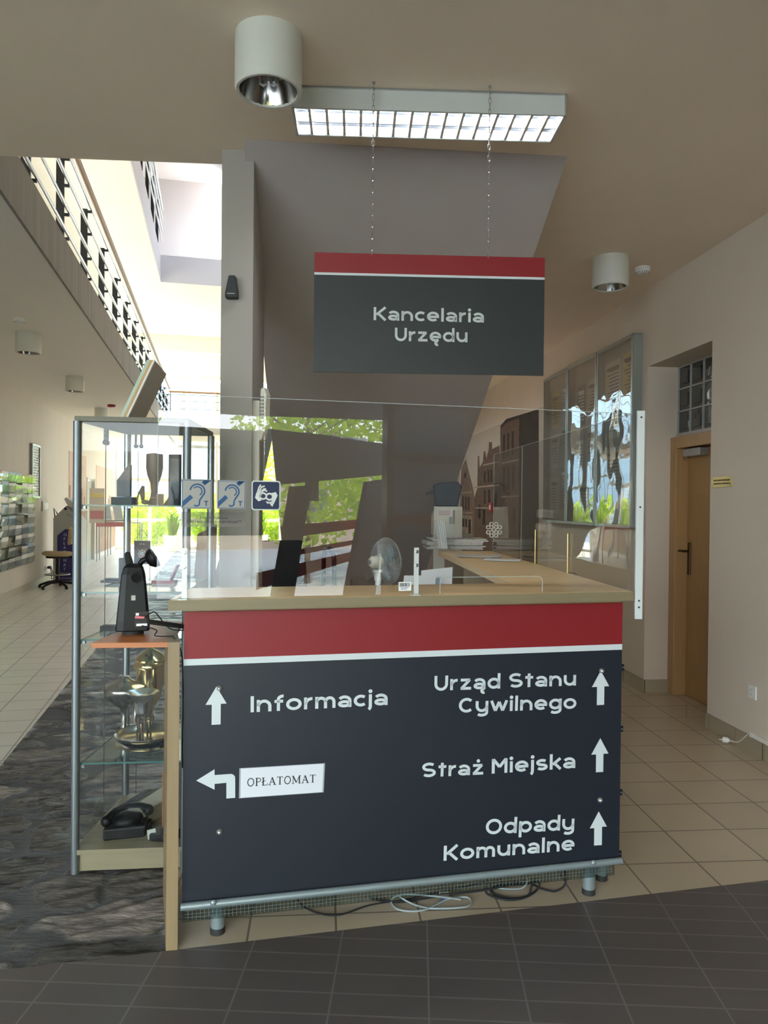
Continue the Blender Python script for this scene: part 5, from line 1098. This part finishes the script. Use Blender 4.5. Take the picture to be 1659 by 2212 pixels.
b = MB(); b.prism([(-.10,0,0),(.07,0,0),(.10,.10,1.40),(-.01,.10,1.34)], (0,.02,0)); obj('board_face', b, mat('brown_board', (.22,.145,.08), .6, var=.2, scale=6, stretch=(6,6,1)), t, bevel=.002)
# newspapers and papers on the wing
news = mat('newsprint', (.74,.72,.68), .75, col2=(.55,.53,.50), scale=120, stretch=(1,3,1), detail=2)
def papers(name, label, cat, px, py, Wd, Dp, n, yaw, z0, m, dz=.004, jit=.012):
    q = PZ(px, py, HT); t = thing(name, label, cat, (q.x, q.y, z0), yaw); rnd = random.Random(int(px)); z = .0005
    for k in range(n):
        jx, jy, ja = rnd.uniform(-jit,jit), rnd.uniform(-jit,jit), rnd.uniform(-.05,.05); b = MB(); N = 8; vt = []
        for i in range(N+1):
            for j in range(2):
                u = -Wd/2+Wd*i/N; v = -Dp/2+Dp*j; zz = z+.0007*math.sin(i*.8+k*.6)+.006*(abs(i-N/2)/(N/2))**4*(k/n)
                vt.append((jx+u*math.cos(ja)-v*math.sin(ja), jy+u*math.sin(ja)+v*math.cos(ja), zz+.002))
        top = [(x,y,zz+dz*.8) for x,y,zz in vt]; M_2 = len(vt)
        fs = [(i*2,i*2+1,i*2+3,i*2+2) for i in range(N)]+[(M_2+i*2,M_2+i*2+2,M_2+i*2+3,M_2+i*2+1) for i in range(N)]+[(i*2,i*2+2,M_2+i*2+2,M_2+i*2) for i in range(N)]+[(i*2+1,M_2+i*2+1,M_2+i*2+3,i*2+3) for i in range(N)]+[(0,M_2,M_2+1,1),(N*2,N*2+1,M_2+N*2+1,M_2+N*2)]
        obj('newspaper' if cat == 'newspapers' else 'sheet', b.add(vt+top, fs), m if k < n-1 or cat != 'newspapers' else m, t); z += dz
    return t
t = papers('newspaper_pile', 'thick pile of folded newspapers lying across the far end of the counter wing', 'newspapers', 980, 1186, .40, .28, 8, R(4), HT, news, .0095, .025)
b = MB(); b.box(-.02,.06,-.10,-.02,.0765,.0775); obj('red_headline', b, mat('headline_red', (.40,.06,.07), .6), t); 
b = MB(); b.box(-.14,-.04,-.10,.0,.0765,.0775); b.box(.08,.16,-.11,-.05,.0765,.0775); obj('photo_print', b, mat('print_blue_grey', (.12,.15,.20), .6), t)
t = papers('newspaper_pile', 'smaller newspaper pile with red print, behind and above the thick one', 'newspapers', 985, 1172, .34, .25, 5, R(-3), HT, news, .012, .015); t.location.y += .30; t.location.z = HT
t = papers('paper_sheets', 'two loose white sheets near the right edge of the wing', 'papers', 1087, 1211, .21, .16, 2, R(-12), HT, paper, .0012, .01)
t = papers('paper_sheets', 'grey printed sheets lying in front of the newspaper pile', 'papers', 1035, 1203, .26, .16, 3, R(-6), HT, news, .0014, .015)
q = PZ(1000, 1172, HT); BH = thing('brochure_holder', 'clear acrylic brochure holder with a printed card behind the newspapers', 'brochure holder', (.46, 5.20, HT), R(15))
b = MB(); b.hexa((-.10,-.04,.0),(.03,0,.0),(0,.08,0),(-.02,0,.30)); b = MB(); b.prism([(-.12,-.05,.12),(.02,-.05,0),(.025,-.05,0),(.0,-.05,.30),(-.12,-.05,.30)], (0,.10,0)); obj('holder', b, gls, BH)
b = MB(); b.box(-.12,-.0,-.054,-.052,.24,.295); obj('card', b, mat('card_grey', (.55,.53,.50), .6), BH); b = MB()
for k in range(3): b.box(-.105,-.02,-.0556,-.0545,.255+k*.011,.258+k*.011)
obj('card_print', b, mat('print_red_brown', (.35,.12,.10), .6), BH)
for k in range(4): obj('leaflet', MB().hexa((-.07+k*.012,-.04,.02),(.004,0,0),(0,.075,0),(-.03,0,.20)), paper, BH)
# cream cabinet and dark machine beyond
q = PY(968, 1094, 6.0); t = thing('cream_cabinet', 'tall cream cabinet standing at the end of the counter wing against the stair', 'cabinet', (.66, 6.0, 0), R(-4))
t.location.x = q.x; obj('body', MB().box(-.115,.115,0,.4,0,q.z), cream, t, bevel=.004); obj('door', MB().box(-.10,.10,-.012,0,.06,q.z-.03), mat('cream_door', (.68,.63,.53), .5), t, bevel=.002)
obj('grille', MB().box(.01,.055,-.015,-.011,q.z-.14,q.z-.03), mat('grille_grey', (.30,.30,.29), .5), t)
t = thing('dark_machine', 'dark office machine with a sloped lid standing on the cream cabinet', 'office machine', (t.location.x, 6.05, q.z+.001), R(-4))
b = MB(); b.prism([(-.10,0,0),(.08,0,0),(.115,0,.16),(.08,0,.20),(-.06,0,.19),(-.12,0,.17)], (0,.3,0)); obj('machine_body', b, mat('machine_black', (.035,.033,.03), .5), t, bevel=.006)
obj('side_tray', MB().hexa((-.18,.05,.09),(.09,0,.03),(0,.2,0),(0,0,.02)), MATS['machine_black'], t)
# chair beyond the wing
q = PZ(1206, 1300, .45)
t = thing('grey_chair', 'grey plastic chair with a rounded back, beyond the right side of the counter wing', 'chair', (1.07, 4.62, 0), R(160))
b = MB(); b.prism([(-.2,-.2,.45),(.2,-.2,.45),(.2,.2,.45),(-.2,.2,.45)], (0,0,.03)); obj('seat', b, mat('chair_grey', (.13,.14,.15), .5), t, bevel=.01)
b = MB(); b.prism([(-.17,.18,.80),(.17,.18,.80),(.17,.22,1.09),(.14,.225,1.135),(-.14,.225,1.135),(-.17,.22,1.09)], (0,.018,0)); obj('backrest', b, MATS['chair_grey'], t, bevel=.008)
for sx in (-1,1):
    for sy in (-1,1): obj('leg', MB().tube([(sx*.17,sy*.17,.45),(sx*.20,sy*.20,0)], .011, 8), alu_d, t, smooth=True)
    obj('back_support', MB().tube([(sx*.13,.18,.46),(sx*.13,.21,.85)], .010, 8), alu_d, t, smooth=True)
# ================================================================== UNDER THE COUNTER
def fl(px, py, z=.006): q = PZ(px, py, z); return (q.x, q.y, z)
WT = thing('drawer_trolley', 'low pale wooden trolley on black castors under the left of the counter', 'trolley', fl(600, 1955, 0), YA)
q0_ = PZ(500, 1972, 0); WT.location = (-.42, 2.86, 0)
obj('box_body', MB().box(-.15,.26,-.02,.35,.07,.42), birch, WT, bevel=.002)
obj('front_board', MB().box(-.15,.26,-.036,-.021,.068,.15), mat('trolley_front', (.66,.56,.38), .5, var=.1, stretch=(1,10,10)), WT, bevel=.001)
for (x, y) in ((-.10,.0),(.21,.0),(-.10,.30),(.21,.30)):
    cs_ = obj('castor', MB().lathe([(.0001,-.012),(.03,-.012),(.032,-.006),(.032,.006),(.03,.012),(.0001,.012)], (x,y,.032), 20, axis=(1,.3,0)), rubber, WT, smooth=40, label='black castor wheel')
    obj('castor_hub', MB().lathe([(.0001,-.014),(.009,-.014),(.009,.014),(.0001,.014)], (x,y,.032), 14, axis=(1,.3,0)), steel, cs_, smooth=40); obj('castor_fork', MB().box(x-.012,x+.012,y-.012,y+.012,.05,.07), rubber, cs_)
cable('grey network cable lying in a long loop on the floor under the counter', [fl(995,1943), fl(930,1935,.03), fl(870,1932,.03), fl(845,1945), fl(862,1965), fl(915,1966), fl(968,1942), fl(1008,1938), fl(1018,1950), fl(1000,1960), fl(930,1962), fl(890,1952), fl(862,1936,.02)], .0035, mat('grey_cable', (.36,.42,.43), .5))
cable('thin black power cable drooping from the trolley along the floor', [(-.30,2.70,.12), fl(645,1946,.05), fl(665,1964), fl(700,1976), fl(740,1975), fl(800,1955), fl(880,1942), fl(960,1925,.02), fl(1050,1905,.05)], .003, blackm)
cable('black cable coiled in a loop under the right half of the counter', [fl(1050,1908,.04), fl(1052,1930), fl(1090,1943), fl(1130,1940), fl(1160,1922), fl(1163,1905,.04), fl(1130,1910), fl(1080,1912), fl(1060,1925), fl(1100,1940), fl(1140,1935), fl(1150,1912,.03), fl(1170,1920), fl(1200,1925), fl(1222,1905,.05), (.72,2.95,.13)], .0042, blackm)
cable('black cable running along the floor behind the grey network cable', [fl(800,1940), fl(860,1948), fl(930,1938), fl(990,1930,.02), fl(1060,1920,.03), fl(1120,1905,.05)], .0045, blackm)
cable('second grey cable curving beside the black coil', [fl(1060,1916), fl(1090,1920), fl(1125,1919), fl(1138,1908,.02), fl(1140,1898,.05)], .003, MATS['grey_cable'])
t = thing('cable_joint', 'small blue and metal cable connector on the floor among the cables', 'connector', fl(958, 1931, .02), R(10)); obj('shell', MB().box(-.02,.02,-.01,.01,-.01,.012), steel, t, bevel=.002); obj('blue_ends', MB().box(-.006,.008,-.012,.012,-.018,-.01), mat('connector_blue', (.05,.15,.40), .4), t)
# ================================================================== LEFT CORRIDOR
def onL(name, label, cat, group=None): return thing(name, label, cat, A(ULW, 0, 0), YA, group)
def WLp(px, py, off=0.0):
    M = (Matrix.Translation(A(ULW, 0, 0)) @ Matrix.Rotation(YA, 4, 'Z')).inverted(); o = M @ EYEP; d = M.to_3x3() @ ray(px, py); q = o+d*((off-o.x)/d.x); return q.y, q.z
(ya1, zt1), (yb1, zb1_) = WLp(64, 955), WLp(81, 1078)
t = onL('framed_certificate', 'tall narrow framed black and white certificate on the left corridor wall', 'framed picture')
za_, zc_ = WLp(72, 1076)[1], WLp(72, 960)[1]
b = MB(); w_ = .035; b.box(0,.05,ya1,ya1+w_,za_,zc_); b.box(0,.05,yb1-w_,yb1,za_,zc_); b.box(0,.05,ya1,yb1,za_,za_+w_); b.box(0,.05,ya1,yb1,zc_-w_,zc_); obj('frame', b, mat('silver_black_frame', (.25,.25,.26), .3, .8), t)
pp_ = obj('print', MB().box(.0,.03,ya1+w_,yb1-w_,za_+w_,zc_-w_), mat('certificate', (.75,.74,.70), .5), t)
b = MB(); rnd = random.Random(9); zz = zc_-w_-.05
while zz > za_+.12:
    y = ya1+w_+.06
    while y < yb1-w_-.08: wd = rnd.uniform(.02,.06); b.box(.030,.031,y,y+wd,zz-rnd.uniform(.008,.028),zz); y += wd+rnd.uniform(.01,.04)
    zz -= .045
b.box(.030,.031,ya1+w_+.03,ya1+w_+.042,za_+w_+.03,zc_-w_-.03); b.box(.030,.031,yb1-w_-.042,yb1-w_-.03,za_+w_+.03,zc_-w_-.03)
obj('ink_lines', b, ink, pp_)
# leaflet rack of clear pockets
(yr0, _), (yr1, _) = WLp(-60, 1100), WLp(67, 1100); RT = onL('leaflet_rack', 'wall rack of clear acrylic pockets full of leaflets on the left corridor wall', 'leaflet rack')
zr = [2.03-.165*k for k in range(10)]; cols_ = [mat('leaf_red', (.62,.10,.10), .5), paper, mat('leaf_blue', (.40,.55,.70), .5), mat('leaf_ochre', (.50,.42,.22), .5), mat('leaf_grey', (.45,.45,.43), .5)]
zt_r = WLp(60, 1027)[1]; zb_r = WLp(60, 1218)[1]; nr = 9; hr = (zt_r-zb_r)/nr; npk = 8; wp = (yr1-yr0)/npk
obj('back_sheet', MB().box(.004,.008,yr0,yr1,zb_r,zt_r), gls, RT)
rnd = random.Random(3)
for r_ in range(nr):
    zb_k = zb_r+r_*hr
    b = MB(); b.hexa((.01,yr0,zb_k),(.05,0,.04),(0,yr1-yr0,0),(.004,0,0)); b.hexa((.055,yr0,zb_k+.03),(.003,0,0),(0,yr1-yr0,0),(.02,0,hr*.62))
    for k in range(npk+1): b.hexa((.008,yr0+k*wp,zb_k),(.05,0,.03),(0,.004,0),(.015,0,hr*.6))
    pk = obj('pocket_row', b, gls, RT)
    for k in range(npk):
        if rnd.random() < .88:
            m_ = cols_[rnd.randrange(4)] if r_ >= 7 else cols_[rnd.choice((1,1,2,4,4))]
            obj('leaflet', MB().hexa((.022,yr0+k*wp+.015,zb_k+.03),(.006,0,0),(0,wp-.03,0),(.02,0,hr*rnd.uniform(.75,1.0))), m_, pk)
(ysw, zsw) = WLp(96, 1093); t = onL('wall_panel', 'small grey control panel on the corridor wall', 'control panel'); obj('plate', MB().box(0,.03,ysw-.25,ysw+.25,zsw-.09,zsw+.09), mat('panel_grey', (.50,.50,.48), .5), t); obj('buttons', MB().box(.03,.034,ysw-.14,ysw+.17,zsw-.06,zsw+.06), paper, t)
(ysk, zsk) = WLp(100, 1226); t = onL('power_socket', 'double power socket with plugs low on the left corridor wall', 'socket'); obj('plate', MB().box(0,.02,ysk-.12,ysk+.12,zsk-.04,zsk+.04), whitep, t); b = MB(); b.cyl((.02,ysk,zsk),(.07,ysk,zsk),.025,n=12); b.cyl((.02,ysk+.09,zsk),(.07,ysk+.09,zsk),.025,n=12); obj('plug', b, black, t, smooth=True)
b = MB(); b.tube([(.07,ysk,zsk),(.09,ysk,zsk-.1),(.08,ysk+.05,.05),(.10,ysk+.4,.012),(.2,ysk+.9,.012)], .008, 6); b.tube([(.07,ysk+.09,zsk),(.1,ysk+.12,zsk-.14),(.09,ysk+.2,.03),(.2,ysk+.8,.012)], .008, 6); obj('lead', b, blackm, t, smooth=True)
# payment kiosk
kq = PZ(140, 1262, 0); KO = thing('payment_kiosk', 'grey and dark blue payment kiosk with vertical white letters in the corridor', 'payment kiosk', (kq.x, kq.y, 0), R(6))
sK = kq.y/F_PX; kx0, kx1 = -25*sK, 30*sK; kz = lambda y: 1.52-(y-1083)*sK
b = MB(); b.prism([(kx0,0,0),(kx1,0,0),(kx1,0,kz(1125)),(2*sK+.0,0,kz(1092)),(kx0,0,kz(1119))], (0,.45,0)); obj('body', b, mat('kiosk_grey', (.42,.42,.40), .5), KO, bevel=.01)
b = MB(); b.prism([(-2*sK,-.02,kz(1078)),(2*sK,-.02,kz(1074)),(kx1,-.02,kz(1096)),(kx1,-.02,kz(1104)),(6*sK,-.02,kz(1093))], (0,.5,0)); obj('hood', b, mat('kiosk_hood', (.62,.61,.58), .5), KO, bevel=.005)
b = MB(); b.prism([(-16*sK,-.004,kz(1254)),(16*sK,-.004,kz(1254)),(16*sK,-.004,kz(1143)),(0,-.004,kz(1143)),(-16*sK,-.004,kz(1157))], (0,.003,0)); bp_ = obj('blue_panel', b, kioskblue, KO, label='dark blue decal with vertical white letters')
yy = 1158
for ch_ in 'OPŁATOMAT':
    o = fonttext(bp_, 'letter', ch_, (-3.3*sK,-.0055,kz(yy)), 8.6*sK, whitev); yy += 9.3
fonttext(bp_, 'lettering', 'www.finnomatic.pl', (-13*sK,-.0055,kz(1250)), 4*sK, whitev, 28*sK)
obj('round_logo', MB().cyl((3*sK-.02,-.004,kz(1100)+.01),(3*sK-.02,0,kz(1100)+.01),3*sK,n=20), ink, KO); fonttext(KO, 'lettering', 'finn mat', (4*sK,-.004,kz(1112)), 5*sK, ink, 15*sK, roty=30)
b = MB(); b.tube([(kx0,.1,kz(1118)),(kx0-.02,.1,kz(1098)),(kx0+6*sK,.1,kz(1112))], .012, 6); obj('bracket', b, black, KO)
# stool
sq = PZ(124, 1270, 0); ST = thing('swivel_stool', 'beige swivel chair with a small backrest and black star base in the corridor', 'chair', (sq.x, sq.y, 0), R(15)); k_ = sq.y/F_PX
b = MB(); b.lathe([(.0001,.0),(.20,.0),(.23,.02),(.235,.05),(.20,.075),(.0001,.07)], (0,0,.56), 32); b.v = [(x*1.1,y*.95,z+.03*max(0,-x)*2) for x,y,z in b.v]; obj('seat', b, beigefab, ST, smooth=50)
obj('seat_pan', MB().cyl((0,0,.53),(0,0,.56),.19,n=24), black, ST, smooth=40)
b = MB(); b.prism([(.17,-.13,.76),(.17,.13,.76),(.21,.16,.90),(.19,.13,1.05),(.18,0,1.08),(.19,-.13,1.05),(.21,-.16,.90)], (.06,0,0)); obj('backrest', b, beigefab, ST, bevel=.02)
obj('back_bar', MB().tube([(.05,0,.53),(.25,0,.54),(.27,0,.75),(.25,0,.90)], .018, 8), black, ST, smooth=True)
obj('column', MB().cyl((0,0,.1),(0,0,.55),.033,n=16), black, ST, smooth=True)
b = MB(); b.tube([(.20*math.cos(R(a)),.20*math.sin(R(a)),.24) for a in range(0,360,15)], .012, 8, closed=True)
for k in range(3): a = k*2.09; b.tube([(0,0,.24),(.2*math.cos(a),.2*math.sin(a),.24)], .008)
obj('foot_ring', b, alu_d, ST, smooth=True, label='metal foot ring')
b = MB()
for k in range(5): a = k*1.2566+.3; b.tube([(0,0,.12),(math.cos(a)*.16,math.sin(a)*.16,.10),(math.cos(a)*.32,math.sin(a)*.32,.05)], [.03,.024,.018]); b.cyl((math.cos(a)*.32,math.sin(a)*.32,0),(math.cos(a)*.32,math.sin(a)*.32,.05),.025,n=10)
obj('star_base', b, black, ST, smooth=50)
# corridor end: town mural, doorway, tables with brochures, red display
t = onL('mural', 'faded sepia town mural on the far left corridor wall, seen through the display case', 'mural'); 
obj('backing', MB().box(.0,.01,17.3,19.5,.12,2.62), mat('faded_rose', (.62,.46,.38), .8, var=.08), t)
b = MB(); rnd = random.Random(8); y = 17.3
while y < 19.4: wd = rnd.uniform(.12,.35); b.box(.01,.012,y,min(y+wd,19.5),.12,rnd.uniform(1.2,1.9)); y += wd+rnd.uniform(0,.05)
obj('roofline', b, mat('faded_brown', (.40,.25,.17), .8, var=.5, scale=4, stretch=(1,3,1)), t)
t = onL('mural', 'second part of the faded town mural, beyond the corridor doorway', 'mural'); obj('backing', MB().box(.0,.01,21.1,25,.12,2.5), MATS['faded_rose'], t)
b = MB(); y = 21.1
while y < 24.8: wd = rnd.uniform(.15,.4); b.box(.01,.012,y,min(y+wd,25),.12,rnd.uniform(1.2,1.8)); y += wd+rnd.uniform(0,.05)
obj('roofline', b, MATS['faded_brown'], t)
d3 = struct('door_3', Abox(MB(), ULW-.12, ULW-.06, 19.7, 20.8, 0, 2.05), mat('corridor_door_green_grey', (.36,.37,.30), .6)); obj('door_frame', Abox(Abox(MB(), ULW-.1, ULW+.02, 19.6, 19.7, 0, 2.12), ULW-.1, ULW+.02, 20.8, 20.9, 0, 2.12), mat('jamb', (.45,.44,.38), .6), d3)
def table(label, u, v, w, d, h, yaw=0):
    t = thing('side_table', label, 'table', A(u, v, 0), YA+yaw, 'brochure tables at the end of the corridor'); 
    obj('tabletop', MB().box(0,w,0,d,h-.03,h), mat('table_top_grey', (.42,.40,.37), .5), t)
    for x in (.02,w-.02):
        for y in (.02,d-.02): obj('leg', MB().cyl((x,y,0),(x,y,h-.03),.018,n=8), alu_d, t)
    return t
q = PZ(240, 1213, 0); u_, v_ = UV(q)
table('grey brochure table near the left wall with upright leaflets on it', -2.94, v_, .80, .5, 1.05)
table('lower grey table further along the left wall of the corridor', -2.94, v_+2.0, .9, .6, .95)
hz = A(u_-.6, v_+.2, 0)
for k in range(2):
    t = thing('leaflet_stand', ('left' if k == 0 else 'right')+' white leaflet stand leaning on the corridor table', 'leaflet stand', A(-2.80+k*.28, v_+.22, 1.05), YA); obj('panel', MB().hexa((0,0,0),(.22,0,0),(0,.01,0),(-.08,.1,.40)), paper, t); obj('print', MB().hexa((.015,-.004,.04),(.19,0,0),(0,.003,0),(-.06,.078,.31)), mat('leaf_print', (.62,.66,.68), .6), t)
t = thing('red_display', 'red plastic display tray lying on the corridor table', 'display tray', A(-2.93, v_-.06, 1.05), YA); obj('tray', MB().box(0,.76,0,.05,-.16,-.04), mat('display_red', (.45,.04,.05), .5), t); obj('rim', MB().box(-.0,.78,-.01,.058,-.04,.0), gls, t)
t = thing('red_yellow_poster', 'tall notice with yellow and red fields beside the corridor doorway', 'notice', A(ULW+.1, 19.4, 0), YA); obj('panel', MB().box(0,.35,0,.02,1.0,1.85), mat('notice_pale', (.55,.50,.40), .6), t); obj('red_field', MB().box(.02,.33,-.004,0,1.1,1.30), MATS['display_red'], t); obj('yellow_field', MB().box(.02,.33,-.004,0,1.62,1.74), mat('notice_yellow', (.70,.55,.08), .6), t)
# planter with tall grasses inside the far glazing
PG = thing('potted_plant', 'tall leafy green plant in a pale planter by the far windows, behind the pennant', 'plant', A(-1.3, 24.2, 0))
obj('planter', MB().lathe([(.0001,0),(.22,0),(.28,.5),(.25,.5),(.24,.44),(.0001,.44)], n=24), paper, PG, smooth=40)
b = MB(); rnd = random.Random(4)
for k in range(110):
    a = rnd.uniform(0,6.28); l = rnd.uniform(.5,1.1); s_ = rnd.uniform(.05,.5); p0_ = Vector((rnd.uniform(-.12,.12), rnd.uniform(-.12,.12), .44)); d_ = Vector((math.cos(a), math.sin(a), 0)); sd = d_.cross(Vector((0,0,1)))*.022
    m1 = p0_+d_*s_*.4+Vector((0,0,l*.7)); m2 = p0_+d_*s_+Vector((0,0,l*(.9 if k%2 else .75))); b.add([p0_-sd*.4, p0_+sd*.4, m1+sd, m1-sd, m2], [(0,1,2,3),(3,2,4)])
obj('foliage', b, leaf_m, PG)
dup(PG, A(-.2, 24.3, 0), 'tall leafy green plant by the far windows, right of the display case'); dup(PG, A(1.4, 24.3, 0), 'tall leafy green plant by the far windows, seen through the gap beside the pillar')
# dark leaning column in the atrium, by the pillar
t = struct('column', MB().prism([A(-.05,14,0), A(.45,14,0), A(1.15,14,3.3), A(.85,14,3.3)], tuple(A(0,.3,0))), mat('blue_grey_concrete', (.20,.23,.26), .7), label='dark leaning column in the atrium')
